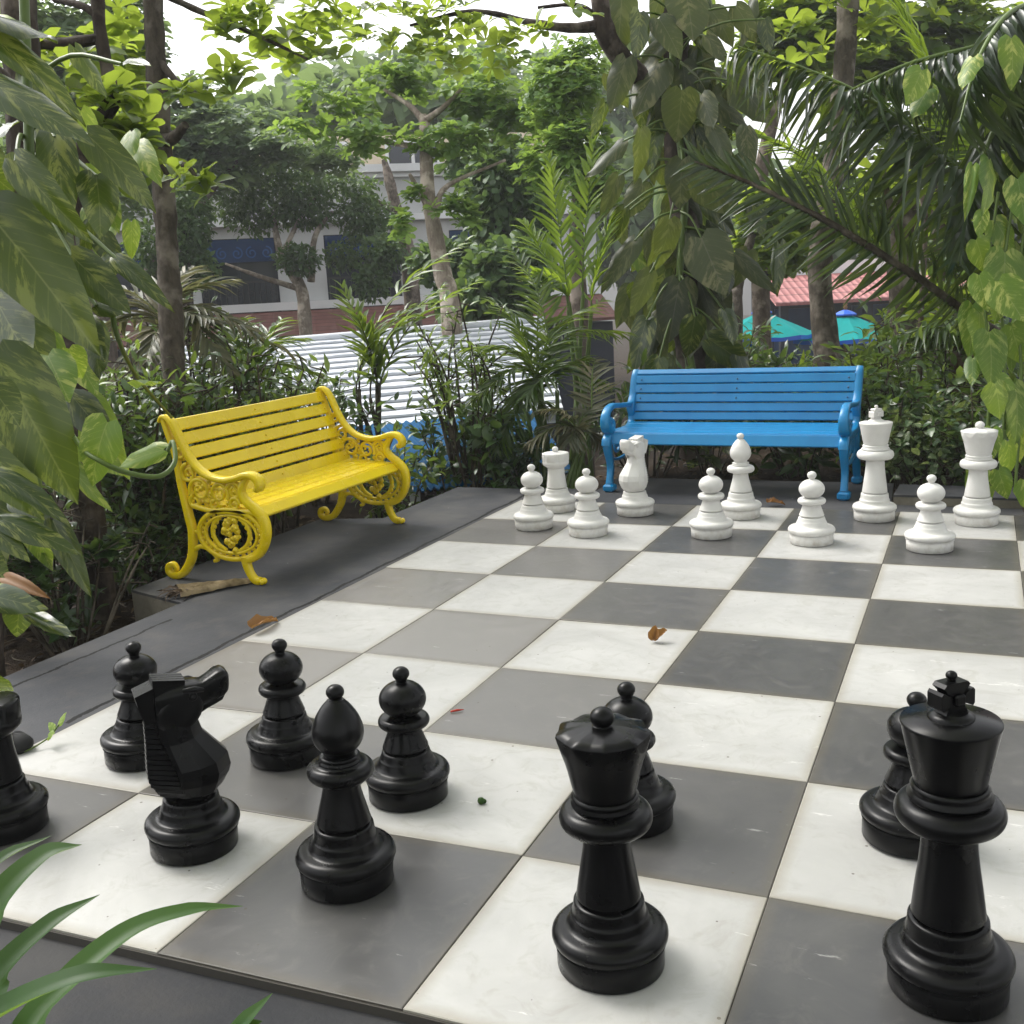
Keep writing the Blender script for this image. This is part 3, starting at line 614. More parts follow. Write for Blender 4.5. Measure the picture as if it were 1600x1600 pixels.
def yellow_frame(yc):
    g = Geo(); t = .019
    back = crom([(-.275, .838), (-.249, .748), (-.222, .659), (-.205, .486), (-.18, .331), (-.170, .258), (-.185, .145), (-.212, .088), (-.262, .03), (-.315, .016), (-.352, .03), (-.352, .062), (-.322, .074), (-.302, .052), (-.318, .038)], 6)
    g.sweep(back, rsec(.0175, t), yc, taper=[.8, .9, 1, 1.15, 1.15, 1.1, 1.1, 1, .9, .7, .45])
    arm = crom([(-.300, .822), (-.278, .846), (-.246, .842), (-.212, .805), (-.160, .69), (-.108, .608), (-.035, .553), (.060, .531), (.140, .54), (.205, .558), (.252, .553), (.282, .524), (.274, .488), (.252, .492)], 6)
    g.sweep(arm, rsec(.0135, .026), yc, taper=[.6, .9, 1, 1, 1.1, 1.2, 1.25, 1.2, .8])
    fr = crom([(.215, .548), (.182, .512), (.166, .470), (.188, .428), (.245, .384), (.284, .335), (.290, .268), (.268, .200), (.222, .147), (.155, .122)], 6)
    g.sweep(fr, rsec(.017, t), yc, taper=[.8, 1, 1.15, 1.3, 1.3, 1.1, 1])
    leg = crom([(.150, .140), (.152, .105), (.166, .060), (.192, .024), (.226, .016)], 6); g.sweep(leg, rsec(.021, t), yc, taper=[1.1, 1, .9, .9, .9])
    for dx, dy in ((.24, -.014), (.244, 0), (.24, .014)): blob(g, dx, .017, yc+dy, .0165, .55)
    a = np.linspace(0, 2*math.pi, 56, endpoint=False)
    g.sweep(np.stack([.075+.198*np.cos(a), .252+.128*np.sin(a)], 1), rsec(.012, .015), yc, closed=True)
    g.sweep(np.stack([.075+.160*np.cos(a), .252+.098*np.sin(a)], 1), rsec(.0075, .010), yc, closed=True)
    for k in range(26):         # leaf ring between the two ovals
        b = 2*math.pi*k/26; blob(g, .075+.178*math.cos(b), .252+.112*math.sin(b), yc, .013, .6)
    rl = random.Random(3)       # raised bouquet in the middle
    for k in range(52): q_ = rl.uniform(-1, 1); blob(g, .075+rl.uniform(-.05, .05)*(1-.55*abs(q_)), .252+q_*.092, yc+rl.uniform(-.005, .005), rl.uniform(.012, .020), .65)
    for s in (-1, 1):
        g.sweep(crom([(.075+s*.06, .335), (.075+s*.10, .31), (.075+s*.115, .255), (.075+s*.09, .20), (.075+s*.04, .165)], 6), rsec(.010, .008), yc)
        for k in range(6): blob(g, .075+s*(.085+.03*math.sin(k*.6)), .315-.026*k, yc, .016, .5)
    g.sweep(crom([(-.15, .395), (-.04, .372), (.08, .368), (.20, .372), (.258, .358)], 6), rsec(.013, .015), yc)
    for sp in (spiral(-.150, .56, .050, 1.5, 90), spiral(-.090, .475, .066, 1.6, 200, -1), spiral(.030, .462, .058, 1.6, -30), spiral(.125, .475, .045, 1.5, 160, -1), spiral(-.185, .66, .028, 1.3, 60), spiral(.0, .405, .035, 1.3, 0, -1), spiral(-.13, .415, .032, 1.3, 100), spiral(.12, .41, .034, 1.3, 0)):
        g.sweep(sp, rsec(.0085, .0115), yc, taper=[1.2, .9, .6])
    for k in range(58):
        x = rl.uniform(-.17, .16); z = rl.uniform(.39, .53) if x > -.1 else rl.uniform(.42, .62); blob(g, x, z, yc+rl.uniform(-.003, .003), rl.uniform(.009, .016), .7)
    g.sweep(crom([(-.205, .128), (-.14, .178), (-.08, .172), (-.035, .135), (-.03, .112), (-.05, .108)], 6), rsec(.010, .013), yc, taper=[1.3, 1, .8])
    g.sweep(crom([(-.172, .262), (-.12, .255)], 3), rsec(.010, .012), yc)
    return g
yb = thing('park_bench', 'yellow slatted bench with ornate cast iron ends facing the chessboard', 'bench', (-.70, 3.27, -.004))
Y0, Y1 = -.695, .72
for yy in (Y0, Y1): yellow_frame(yy).build('end_frame', M['yellow'], yb)
for k in range(6):      # back slats down the reclined back
    z = .796-.0735*k; x = -.262+.43*(.796-z)*.92; slat(yb, 'back_slat', Y0+.012, Y1-.012, x, z, R(113), .0645, .02, M['yellow'])
for x, z, an, wd in ((-.055, .398, -6, .062), (.018, .392, -5, .066), (.092, .385, -4, .066), (.165, .380, -5, .066), (.228, .358, -47, .062)):
    slat(yb, 'seat_slat', Y0+.012, Y1-.012, x, z, R(an), wd, .022, M['yellow'])
for yy in (Y0+.05, .02, Y1-.05):
    for k in range(6):
        g = Geo(); z = .796-.0735*k; x = -.262+.43*(.796-z)*.92; blob(g, x+.0115, z+.004, yy, .0065, .9); g.build('bolt', M['yellow'], yb)

def blue_frame(yc):
    g = Geo(); t = .026
    g.sweep(crom([(-.365, .765), (-.335, .735), (-.305, .670), (-.275, .600), (-.225, .535), (-.222, .50), (-.235, .455), (-.205, .405), (-.10, .382), (.10, .386), (.225, .385), (.285, .358), (.297, .318)], 6), rsec(.020, t), yc, taper=[.9, 1, 1, 1.1, .9, .9, 1, 1.1, 1.2])
    g.sweep(crom([(-.245, .560), (-.19, .548), (-.08, .553), (.06, .566), (.17, .574), (.255, .555), (.300, .512), (.300, .460), (.265, .425), (.225, .428), (.205, .46), (.225, .487), (.248, .478)], 6), rsec(.019, t), yc, taper=[.7, .8, .9, 1, 1.25, 1.4, 1.1, .7])
    blob(g, .245, .462, yc, .042, .55)
    g.sweep(crom([(.285, .355), (.272, .290), (.240, .215), (.232, .150), (.252, .085), (.262, .050)], 6), rsec(.026, t), yc, taper=[1.15, 1.0, .85, .8, .9])
    g.box((.215, yc-.038, 0), (.305, yc+.038, .052), .012)
    g.sweep(crom([(-.20, .40), (-.215, .30), (-.25, .18), (-.30, .05)], 6), rsec(.024, t), yc, taper=[1.2, 1, .9]); g.box((-.345, yc-.034, 0), (-.265, yc+.034, .05), .012)
    g.sweep(spiral(.10, .30, .07, 1.4, 90), rsec(.008, .010), yc); g.sweep(spiral(-.06, .30, .07, 1.4, 90, -1), rsec(.008, .010), yc)
    g.sweep(crom([(-.22, .25), (-.05, .20), (.12, .20), (.24, .24)], 5), rsec(.009, .010), yc); g.sweep(crom([(-.21, .35), (.26, .33)], 3), rsec(.010, .012), yc)
    return g
bb = thing('park_bench', 'bright blue slatted bench on the terrace behind the white pieces', 'bench', (1.262, 5.41, -.002), R(-90-2.0))
B0, B1 = -.750, .798
for yy in (B0, B1): blue_frame(yy).build('end_frame', M['blue'], bb)
zs = [.755, .706, .644, .580, .517, .456]; wds = [.045, .058, .062, .060, .060, .056]
for z, wd in zip(zs, wds):
    x = np.interp(z, [.40, .45, .6, .7, .76], [-.20, -.225, -.270, -.305, -.345]); an = 112 if z < .74 else 135
    slat(bb, 'back_slat', B0+.02, B1-.02, x, z, R(an), wd, .021, M['blue'])
for x, z, an, wd in ((-.155, .408, -4, .07), (-.075, .403, -3, .075), (.01, .400, -2, .08), (.098, .398, -2, .08), (.185, .394, -4, .08), (.250, .360, -68, .075)):
    slat(bb, 'seat_slat', B0+.02, B1-.02, x, z, R(an), wd, .022, M['blue'])
for yy in (B0+.06, 0, B1-.06):
    for z in (.706, .644, .580): 
        g = Geo(); x = np.interp(z, [.40, .45, .6, .7, .76], [-.20, -.225, -.270, -.305, -.345]); blob(g, x+.012, z, yy, .007, .9); g.build('bolt', M['bolt'], bb)

# ------------------------------------------------------------------ buildings and roofs beyond the terrace
def hor(p): return np.array([p[0], p[1]])
# white building
p0 = at(560, 468, 27); bz0 = gz(p0[0], p0[1])-.3
wb = thing('resort_building', 'white two-storey resort building with dark blue windows behind the garden trees', 'building', (p0[0], p0[1], bz0), YAW+R(12))
def L(z): return z-bz0
g = Geo()
g.box((-14, 0, L(3.46)), (6.4, .5, L(4.48)))
g.box((-14, .05, 0), (6.4, .5, L(1.2)))
wins = [-9.1, -6.0, -2.9, .2, 3.4]
ed = [-14]+[q for x in wins for q in (x-.95, x+.95)]+[6.4]
for a, b in zip(ed[::2], ed[1::2]): g.box((a, .0, L(1.2)), (b, .5, L(3.3)))
for x in wins: g.box((x-.95, .02, L(3.02)), (x+.95, .5, L(3.3)))
g.build('wall', M['wall_white'], wb)
g = Geo(); g.box((-14.2, -.28, L(4.48)), (6.5, .6, L(4.66))); g.box((-14.1, -.14, L(4.36)), (6.45, -.002, L(4.478))); g.build('cornice', M['trim_white'], wb)
g = Geo(); g.box((-14.1, -.2, L(3.302)), (6.45, .55, L(3.458))); g.build('ledge', M['trim_white'], wb)
for x in wins:
    g = Geo(); 
    for a, b, c, d in ((-.95, -.89, 1.2, 3.02), (.89, .95, 1.2, 3.02), (-.89, .89, 2.96, 3.02), (-.03, .03, 1.2, 2.96)): g.box((x+a, .16, L(c)), (x+b, .24, L(d)))
    wn = g.build('window', M['wall_dark'], wb)
    g = Geo(); g.box((x-.93, .245, L(1.2)), (x+.93, .27, L(3.0))); g.build('pane', M['glass'], wn)
    g = Geo(); g.box((x-.92, .05, L(2.45)), (x+.92, .09, L(3.0))); va = g.build('valance', M['navy'], wn)
    g = Geo()
    for k in range(5):
        cx = x-.72+.36*k; s = 1 if k % 2 else -1
        V = spiral(cx, L(2.66), .15, 1.4, 90, s, 22, .03); g.sweep(V, rsec(.018, .008), .038)
    g.build('scrollwork', M['awning_blue'], va)
    g = Geo(); g.box((x-.95, -.12, L(1.93)), (x+.95, -.08, L(1.98)))
    for k in range(14): g.tube([(x-.9+.138*k, -.1, L(1.42)), (x-.9+.138*k, -.1, L(1.93))], .012, 5)
    for k in range(7): g.sweep(spiral(x-.8+.265*k, L(1.68), .1, 1.3, 90, 1, 14, .03), rsec(.012, .008), -.1)
    g.build('railing', M['iron'], wb)
g = Geo(); g.box((-14, -.35, L(1.22)), (6.4, -.01, L(1.42))); g.build('gutter', M['trim_white'], wb)
g = Geo()
A = np.array([[(-14, -.3, L(1.2)), (6.4, -.3, L(1.2))], [(-14, -1.7, L(.62)), (6.4, -1.7, L(.62))], [(-14, -1.7, L(.55)), (6.4, -1.7, L(.55))], [(-14, -.3, L(1.1)), (6.4, -.3, L(1.1))]], float)
g.grid(A, closed_u=True, uv=[(0, 0), (1, 0), (0, 1), (1, 1), (0, 1.1), (1, 1.1), (0, 0), (1, 0)], smooth=False); g.build('awning_roof', M['red_tile'], wb)
g = Geo(); g.box((-14, -1.2, 0), (6.4, .04, L(.5))); g.build('ground_floor', M['wall_dark'], wb)
g = Geo(); g.box((-4.5, 2.6, L(4.66)), (6, 3.2, L(5.75))); up_ = g.build('upper_storey', M['cream'], wb)
for k in range(4):
    x = -3+2.5*k; g = Geo(); g.box((x-.75, 2.52, L(4.75)), (x+.75, 2.59, L(5.6))); f = g.build('window', M['trim_white'], up_)
    g2 = Geo(); g2.box((x-.66, 2.49, L(4.85)), (x-.05, 2.515, L(5.5))); g2.box((x+.05, 2.49, L(4.85)), (x+.66, 2.515, L(5.5))); q = g2.build('upper_pane', M['glass'], wb)
# red roofed pavilion on the right
p0 = at(1380, 428, 31); bz0 = gz(p0[0], p0[1])-.2
rb = thing('pool_restaurant', 'long low open pavilion with pale red roof behind the turquoise parasols', 'pavilion', (p0[0], p0[1], bz0), YAW-R(2))
g = Geo(); g.box((-3.7, .1, L(1.40)), (12, 4, L(1.78))); g.build('parapet', M['trim_white'], rb)
g = Geo(); A = np.array([[(-3.7, .08, L(1.42)), (12, .08, L(1.42))], [(-3.7, -2.6, L(.70)), (12, -2.6, L(.70))], [(-3.7, -2.6, L(.62)), (12, -2.6, L(.62))], [(-3.7, .08, L(1.3)), (12, .08, L(1.3))]], float)
g.grid(A, closed_u=True, uv=[(0, 0), (1, 0), (0, 1), (1, 1), (0, 1.1), (1, 1.1), (0, 0), (1, 0)], smooth=False); g.build('roof', M['pink_roof'], rb)
g = Geo(); g.box((-3.7, .4, 0), (12, .8, L(1.3))); g.build('wall', M['wall_dark'], rb)
for k in range(7):
    g = Geo(); x = -3.4+2.3*k; g.box((x-.11, -2.3, 0), (x+.11, -2.08, L(.66))); g.build('post', M['wall_dark'], rb)
    g = Geo(); g.box((x+.3, .3, L(-1.2)), (x+1.9, .39, L(.45))); g.build('window', M['navy'], rb)
# turquoise parasols
def parasol(u, v, d, label, rz):
    top = at(u, v-9, d); z0 = gz(top[0], top[1]); h = top[2]-z0
    r = thing('parasol', label, 'parasol', (top[0], top[1], z0), rz, 'turquoise parasols by the pavilion')
    n = 8; a = np.linspace(0, 2*math.pi, n, endpoint=False)
    g = Geo(); rings = [(.02, 0.0), (.34, -.14), (.67, -.29), (1.0, -.45)]; V = []
    for rr, dz in rings:
        ring = []
        for i in range(n):
            for t in (0, .5):
                th = a[i]+t*2*math.pi/n; k = rr*(math.cos(math.pi/n) if t else 1); ring.append((k*math.cos(th), k*math.sin(th), h-.09+dz-(.03*rr if t else 0)))
        V.append(ring)
    g.grid(np.array(V), closed_v=True, smooth=False); c = g.build('canopy', M['teal'], r)
    g = Geo(); g.grid(np.array([V[-1], [(x*1.005, y*1.005, z-.085+.015*(i % 2)) for i, (x, y, z) in enumerate(V[-1])]]), closed_v=True, smooth=False); g.build('valance', M['blue_cloth'], c)
    g = Geo(); W = [[(s*math.cos(t)*(1 if i % 2 else .93), s*math.sin(t)*(1 if i % 2 else .93), h+dz) for i, t in enumerate(np.linspace(0, 2*math.pi, 16, endpoint=False))] for s, dz in ((.02, -.02), (.12, -.05), (.21, -.105), (.21, -.135))]
    g.grid(np.array(W), closed_v=True, smooth=False); g.build('vent_cap', M['blue_cloth'], c)
    g = Geo(); g.tube([(0, 0, 0), (0, 0, h)], .03, 10); g.lathe([(.03, 0), (.28, 0), (.28, .06), (.05, .09)], 20); g.build('pole', M['wood'], r)
    g = Geo(); g.lathe([(.02, h-.01), (.045, h+.02), (.03, h+.05), (.042, h+.085), (.005, h+.12)], 12); g.build('finial', M['wood'], r)
    g = Geo()
    for t in a: g.tube([(0, 0, h-.12), (.96*math.cos(t), .96*math.sin(t), h-.57)], .012, 5)
    g.build('ribs', M['wood'], r)
parasol(1190, 488, 20.5, 'turquoise parasol with blue cap just left of the leaning speckled trunk', .2)
parasol(1321, 491, 20.5, 'turquoise parasol with blue cap between the speckled trunk and the white-ringed trunk', .35)
parasol(1118, 503, 21.5, 'turquoise parasol mostly hidden by the big climbing leaves', .5)
# white lapped roof below the terrace
def P4(a, b, c, d, s, t): return (a*(1-s)+b*s)*(1-t)+(d*(1-s)+c*s)*t
A, B, C_, D = at(255, 552, 13.8), at(850, 503, 13.4), at(880, 642, 9.6), at(300, 697, 9.9)
wr = thing('shed', 'white lapped metal roof seen from above behind the shrubs', 'roof', (0, 0, 0))
g = Geo(); N = 15; V = []
up = np.array([0, 0, 1.0])
for k in range(N):
    for t, dz in (((k-.05*(k > 0))/N, .0), ((k+1)/N, .032), ((k+1)/N, .012), ((k+.95)/N, .010)):
        V.append([P4(A, B, C_, D, s, t)+up*dz for s in np.linspace(0, 1, 25)])
V = np.array(V); V[..., 2] += rng.normal(0, .003, V.shape[:2]); g.grid(V, smooth=False)
g.grid(np.array([[A-up*.1, B-up*.1], [D-up*.1, C_-up*.1]]), smooth=False); g.build('roof', M['white_sheet'], wr)
g = Geo(); g.tube([A+up*.03, B+up*.03], .05, 8); g.build('ridge_cap', M['white_sheet'], wr)
for s in (.12, .45, .62, .78):
    q = P4(A, B, C_, D, s, .97); g = Geo(); g.box((q[0]-.035, q[1]-.035, gz(q[0], q[1])-.2), (q[0]+.035, q[1]+.035, q[2]-.05)); g.build('post', M['post_white'], wr)
q0, q1 = P4(A, B, C_, D, .05, .8), P4(A, B, C_, D, .95, .8); g = Geo(); g.add([(q0[0], q0[1], -2.8), (q1[0], q1[1], -2.8), (q1[0], q1[1], q1[2]-.2), (q0[0], q0[1], q0[2]-.2), (q0[0], q0[1]+.1, -2.8), (q1[0], q1[1]+.1, -2.8), (q1[0], q1[1]+.1, q1[2]-.2), (q0[0], q0[1]+.1, q0[2]-.2)], [(0, 1, 2, 3), (5, 4, 7, 6), (3, 2, 6, 7), (4, 0, 3, 7), (1, 5, 6, 2)], smooth=False); g.build('back_wall', M['pilaster'], wr)
A, B, C_, D = at(540, 668, 9.3), at(830, 640, 9.2), at(900, 735, 8.1), at(640, 768, 8.1)
br = thing('shed', 'blue corrugated roof below the white lapped roof', 'roof', (0, 0, 0))
g = Geo(); ss = np.linspace(0, 1, 181); V = np.array([[P4(A, B, C_, D, s, t)+up*(.011*math.sin(s*2*math.pi*22)) for s in ss] for t in np.linspace(0, 1, 4)]); g.grid(V); V2 = V-up*.012; g.grid(V2[::-1]); g.build('roof', M['blue_sheet'], br)
for s in (.05, .95):
    for t in (.05, .95):
        q = P4(A, B, C_, D, s, t); g = Geo(); g.box((q[0]-.03, q[1]-.03, gz(q[0], q[1])-.2), (q[0]+.03, q[1]+.03, q[2]-.03)); g.build('post', M['post_white'], br)
q = at(743, 700, 8.3); ps = thing('post', 'slim white post in front of the blue corrugated roof', 'post', (q[0], q[1], gz(q[0], q[1])))
g = Geo(); h = at(743, 645, 8.3)[2]-gz(q[0], q[1]); g.box((-.03, -.03, 0), (.03, .03, h), .004); g.build('shaft', M['post_white'], ps); g = Geo(); g.box((-.045, -.045, h), (.045, .045, h+.03), .005); g.build('cap', M['post_white'], ps)

# ------------------------------------------------------------------ plant builders
def rv(n, s=1.0): return rng.normal(0, s, (n, 3))
def down(p): return np.array([p[0], p[1], gz(p[0], p[1])-.05])
def px_path(pts): return np.array([at(*p) for p in pts])
def trunk_geo(g, path, rad, mat=0, sides=10, rough=.06, sub=5):
    P = crom(path, sub); n = len(P); r = np.interp(np.linspace(0, 1, n), np.linspace(0, 1, len(rad)), rad)*(1+rng.normal(0, rough, n)); g.tube(P, r, sides, mat=mat)
def cluster(g, tmpl, c, rad, n, Ls, W, mat=0, rosette=0, droop=.3, axes=None, tint=(.5, .3)):
    ax = np.array([RI, UP, FW]) if axes is None else axes
    if rosette:
        m_ = max(1, n//rosette); q = nrm(rv(m_))*(rng.random((m_, 1))**.45)
        cen = c+(q*rad)@ax; pos = np.repeat(cen, rosette, 0); a = np.tile(np.arange(rosette)*2*math.pi/rosette, m_)+np.repeat(rng.random(m_)*6.3, rosette)
        axn = nrm(np.array([0, 0, 1.0])+q@ax*.5+rv(m_, .25)); s1 = nrm(np.cross(axn, [.3, .9, .2])); s2 = np.cross(axn, s1)
        axn, s1, s2 = [np.repeat(k, rosette, 0) for k in (axn, s1, s2)]
        d = np.cos(a)[:, None]*s1+np.sin(a)[:, None]*s2+axn*rng.uniform(-.1, .6, (len(pos), 1)); nr = axn+rv(len(pos), .2); t0 = np.repeat(rng.normal(tint[0], tint[1], m_), rosette)
    else:
        q = nrm(rv(n))*(rng.random((n, 1))**.4); pos = c+(q*rad)@ax; d = nrm(q@ax)*.5+rv(n, .7)+np.array([0, 0, -droop]); nr = np.array([0, 0, 1.0])+rv(n, .55); t0 = rng.normal(tint[0], tint[1], n)
    k = len(pos); sc_ = rng.uniform(.65, 1.25, k); t = np.clip(t0+rng.normal(0, .1, k), 0, 1)
    g.leaves(tmpl, pos, d, nr, Ls*sc_, W*sc_, t, mat)
def crown_px(g, tmpl, spec, Ls, W, **k):
    for (u, v, d, ru, rv_, n) in spec: cluster(g, tmpl, at(u, v, d), np.array([ru*d/FPX, rv_*d/FPX, .8*max(ru, rv_)*d/FPX]), n, Ls, W, **k)
def tree(name, label, cat, trunk, crown, bark, leaf, tmpl, Ls, W, limbs=(), group=None, base=True, over=(), **k):
    P = px_path(trunk[0]); rad = list(trunk[1])
    if base: P = np.vstack([down(P[0]), P]); rad = [rad[0]*1.25]+rad
    r = thing(name, label, cat, tuple(P[0]), group=group); o = P[0]
    g = Geo(); trunk_geo(g, P, rad)
    for pts, rr in limbs: trunk_geo(g, px_path(pts), rr, sides=7)
    g.build('trunk', bark, r, o).location = (0, 0, 0)
    if crown:
        g = Geo(); crown_px(g, tmpl, crown, Ls, W, **k); [cluster(g, tmpl, np.array(c), np.array(r3), n_, Ls*1.7, W*1.7, axes=np.eye(3), **k) for c, r3, n_ in over]; g.build('crown', leaf, r, o).location = (0, 0, 0)
    return r
def frond(g, P, n, Lm, wd, spread=60, droop=.35, tmpl=T_BLADE, up=None, rib=.012, prof=None, start=.12, jit=.12, mat=0, ribmat=1):
    Q = crom(P, 8); s = np.concatenate([[0], np.cumsum(np.linalg.norm(np.diff(Q, axis=0), axis=1))]); s /= s[-1]
    t = np.linspace(start, .995, n); pos = np.stack([np.interp(t, s, Q[:, i]) for i in range(3)], 1)
    T_ = nrm(np.stack([np.interp(t, s, np.gradient(Q[:, i])) for i in range(3)], 1)); upv = np.array([0, 0, 1.0]) if up is None else np.asarray(up, float)
    S = nrm(np.cross(T_, upv)); Nn = np.cross(S, T_)
    pl = np.sin(np.pi*np.clip(.12+.83*t, 0, 1))**.6 if prof is None else np.interp(t, np.linspace(0, 1, len(prof)), prof)
    ang = np.radians(spread*(1-.45*t))
    for sgn in (-1, 1):
        d = T_*np.cos(ang)[:, None]+sgn*S*np.sin(ang)[:, None]+Nn*.15+np.array([0, 0, -droop])+rv(n, jit)
        g.leaves(tmpl, pos, d, Nn+rv(n, .25)+sgn*S*-.3, Lm*pl*rng.uniform(.85, 1.1, n), wd*(.6+.4*pl), rng.random(n), mat)
    g.tube(Q, [rib, rib*.8, rib*.25], 6, mat=ribmat)
def palm_clump(name, label, base, fronds, leaf, stems=(), group=None, cat='palm', n=34, Lm=.34, wd=.035, tmpl=T_BLADE, droop=.3, rib=.012, spread=62, stem='stem', up=None):
    r = thing(name, label, cat, tuple(base), group=group)
    for st, rr in stems:
        g = Geo(); trunk_geo(g, st, rr, sides=8, rough=.03); g.build('stem', M[stem], r, base).location = (0, 0, 0)
    for f in fronds:
        g = Geo(); frond(g, f, n, Lm, wd, spread, droop, tmpl, up, rib); g.build('frond', [leaf, M[stem]], r, base).location = (0, 0, 0)
    return r
def heart_leaves(g, spec, d0, mat=0, face=None, jitter=.12, stalk=None, ds=1.0):
    for q in spec:
        (bu, bv), (tu, tv), wpx = q[0], q[1], q[2]; d = d0+(q[3] if len(q) > 3 else rng.normal(0, .12)*ds)
        b = at(bu, bv, d); dt = rng.normal(-.05, .08)*ds; t = at(tu, tv, d+dt); Lr = np.linalg.norm(t-b)
        nr = -FW+.55*np.array([0, 0, 1])+rng.normal(0, .35, 3)
        if len(q) > 4: nr = nr+RI*q[4]
        g.leaves(HEARTS[rng.integers(4)], b[None], (t-b)[None], nr[None], Lr, wpx*d/FPX, [q[5] if len(q) > 5 else rng.random()], mat)
def stalks(g, spec, d0, axis, r=.008, mat=0):
    for q in spec:
        b = at(q[0][0], q[0][1], d0); a0 = axis(b); g.tube(crom([a0, (a0+b)/2+np.array([0, 0, .06]), b], 4), [r*1.2, r*.8], 5, mat=mat)
def shrub(label, base, h, rad, stems, n, tmpl, Ls, W, leaf, name='shrub', group=None, lean=(0, 0), rosette=0, cat='shrub', low=.12, flowers=0, tint=(.5, .3), stem='twig'):
    if len(base) == 2:
        bx, by = float(base[0]), float(base[1]); m_ = rad*.85
        if by < 4.2 and bx < 1: bx = min(bx, (-1.2 if by > 2.0 else -.72)-m_)
        elif by < 5.3+m_ and bx < .4:
            if bx > -.95: by = 5.3+m_*.8
            else: bx = min(bx, -.75-m_)
        if bx > .2 and by < 7.5: by = max(by, (5.78 if bx < 2.45 else 5.35)+m_)
        base = np.array([bx, by, gz(bx, by)-.02])
    base = np.asarray(base, float); r = thing(name, label, cat, tuple(base), group=group); g = Geo(); ps = []; ds_ = []
    for k in range(stems):
        a = rng.random()*6.28; q = rng.random()**.5*rad; tip = np.array([q*math.cos(a)+lean[0], q*math.sin(a)+lean[1], h*rng.uniform(.6, 1.05)*(1-.25*(q/rad)**2)])
        b = np.array([.25*q*math.cos(a), .25*q*math.sin(a), 0]); mid = b*.5+tip*.5+np.array([0, 0, .12*h])+rng.normal(0, .04*h, 3)
        Q = crom([b, mid, tip], 5); g.tube(Q, [.0062*(.5+h), .0025*(.5+h)], 5); m_ = max(3, n//stems); t = np.clip(rng.beta(2.0, 1.1, m_), low, 1)
        s = np.linspace(0, 1, len(Q)); p = np.stack([np.interp(t, s, Q[:, i]) for i in range(3)], 1)
        off = nrm(rv(m_))*rng.random((m_, 1))*rad*.38*np.clip(t+.25, 0, 1)[:, None]; off[:, 2] *= .6; ps.append(p+off); ds_.append(nrm(off+1e-6)*.8+rv(m_, .45)+np.array([0, 0, .25]))
        for j in range(0, m_, 5):
            g.tube(np.array([p[j], p[j]+off[j]]), .0025*(.5+h), 4, cap=False)
    g.build('stems', M[stem], r)
    p = np.vstack(ps); d = np.vstack(ds_); g = Geo()
    if rosette:
        p = p[:max(1, len(p)//rosette)]; m_ = len(p); a = np.tile(np.arange(rosette)*2*math.pi/rosette, m_)+np.repeat(rng.random(m_)*6, rosette); axn = nrm(np.array([0, 0, 1.0])+rv(m_, .35)); s1 = nrm(np.cross(axn, [.3, .9, .2])); s2 = np.cross(axn, s1)
        axn, s1, s2, p = [np.repeat(k, rosette, 0) for k in (axn, s1, s2, p)]; d = np.cos(a)[:, None]*s1+np.sin(a)[:, None]*s2+axn*.45; nr = axn+rv(len(p), .2)
    else: nr = np.array([0, 0, 1.0])+rv(len(p), .5)
    sc_ = rng.uniform(.6, 1.25, len(p)); g.leaves(tmpl, p, d, nr, Ls*sc_, W*sc_, np.clip(rng.normal(tint[0], tint[1], len(p)), 0, 1)); g.build('foliage', leaf, r)
    if flowers:
        g = Geo(); idx = rng.choice(len(p), flowers); top = p[np.argsort(-p[:, 2])[:max(flowers*6, 10)]]; c = top[rng.choice(len(top), flowers)]+[0, 0, .03]
        for k in range(5):
            a = k*2*math.pi/5; d = np.tile([math.cos(a), math.sin(a), .5], (flowers, 1)); g.leaves(T_OVAL, c, d, np.tile([0, 0, 1.0], (flowers, 1)), .035, .022)
        g.build('flowers', M['flower'], r)
    return r

# ------------------------------------------------------------------ trees far beyond the terrace
FT = 'trees in front of the white building'
tree('garden_tree', 'hazy grey-green tree with wide crown left of the white building, behind the slim trunk', 'tree', ([(232, 470, 21), (262, 380, 21), (300, 290, 21)], [.16, .13, .07]),
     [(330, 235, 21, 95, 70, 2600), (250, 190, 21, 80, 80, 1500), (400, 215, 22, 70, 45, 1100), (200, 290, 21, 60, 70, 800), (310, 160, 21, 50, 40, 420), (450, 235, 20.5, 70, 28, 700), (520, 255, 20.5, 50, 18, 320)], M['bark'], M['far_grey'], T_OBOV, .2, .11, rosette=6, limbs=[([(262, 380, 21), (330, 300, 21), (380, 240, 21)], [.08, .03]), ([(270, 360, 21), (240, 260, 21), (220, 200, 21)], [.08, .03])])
tree('garden_tree', 'small tree with pale twisted limbs in front of the dark blue windows', 'tree', ([(478, 520, 22.5), (470, 450, 22.5), (440, 400, 22.5), (425, 330, 22.5)], [.16, .13, .09, .05]),
     [(430, 300, 22.5, 85, 60, 2300), (480, 330, 22.5, 50, 26, 700), (360, 300, 22.5, 50, 50, 900), (390, 345, 22.5, 40, 25, 300), (465, 405, 22, 36, 24, 700), (480, 290, 22.5, 70, 25, 600)], M['bark_pale'], M['far_dark'], T_OVAL, .13, .065, limbs=[([(470, 452, 22.5), (400, 430, 22.3), (352, 412, 22)], [.07, .025]), ([(486, 440, 22.5), (492, 370, 22.5), (520, 330, 22.5)], [.09, .03]), ([(440, 400, 22.5), (470, 340, 22.5), (500, 300, 22.5)], [.06, .02])])
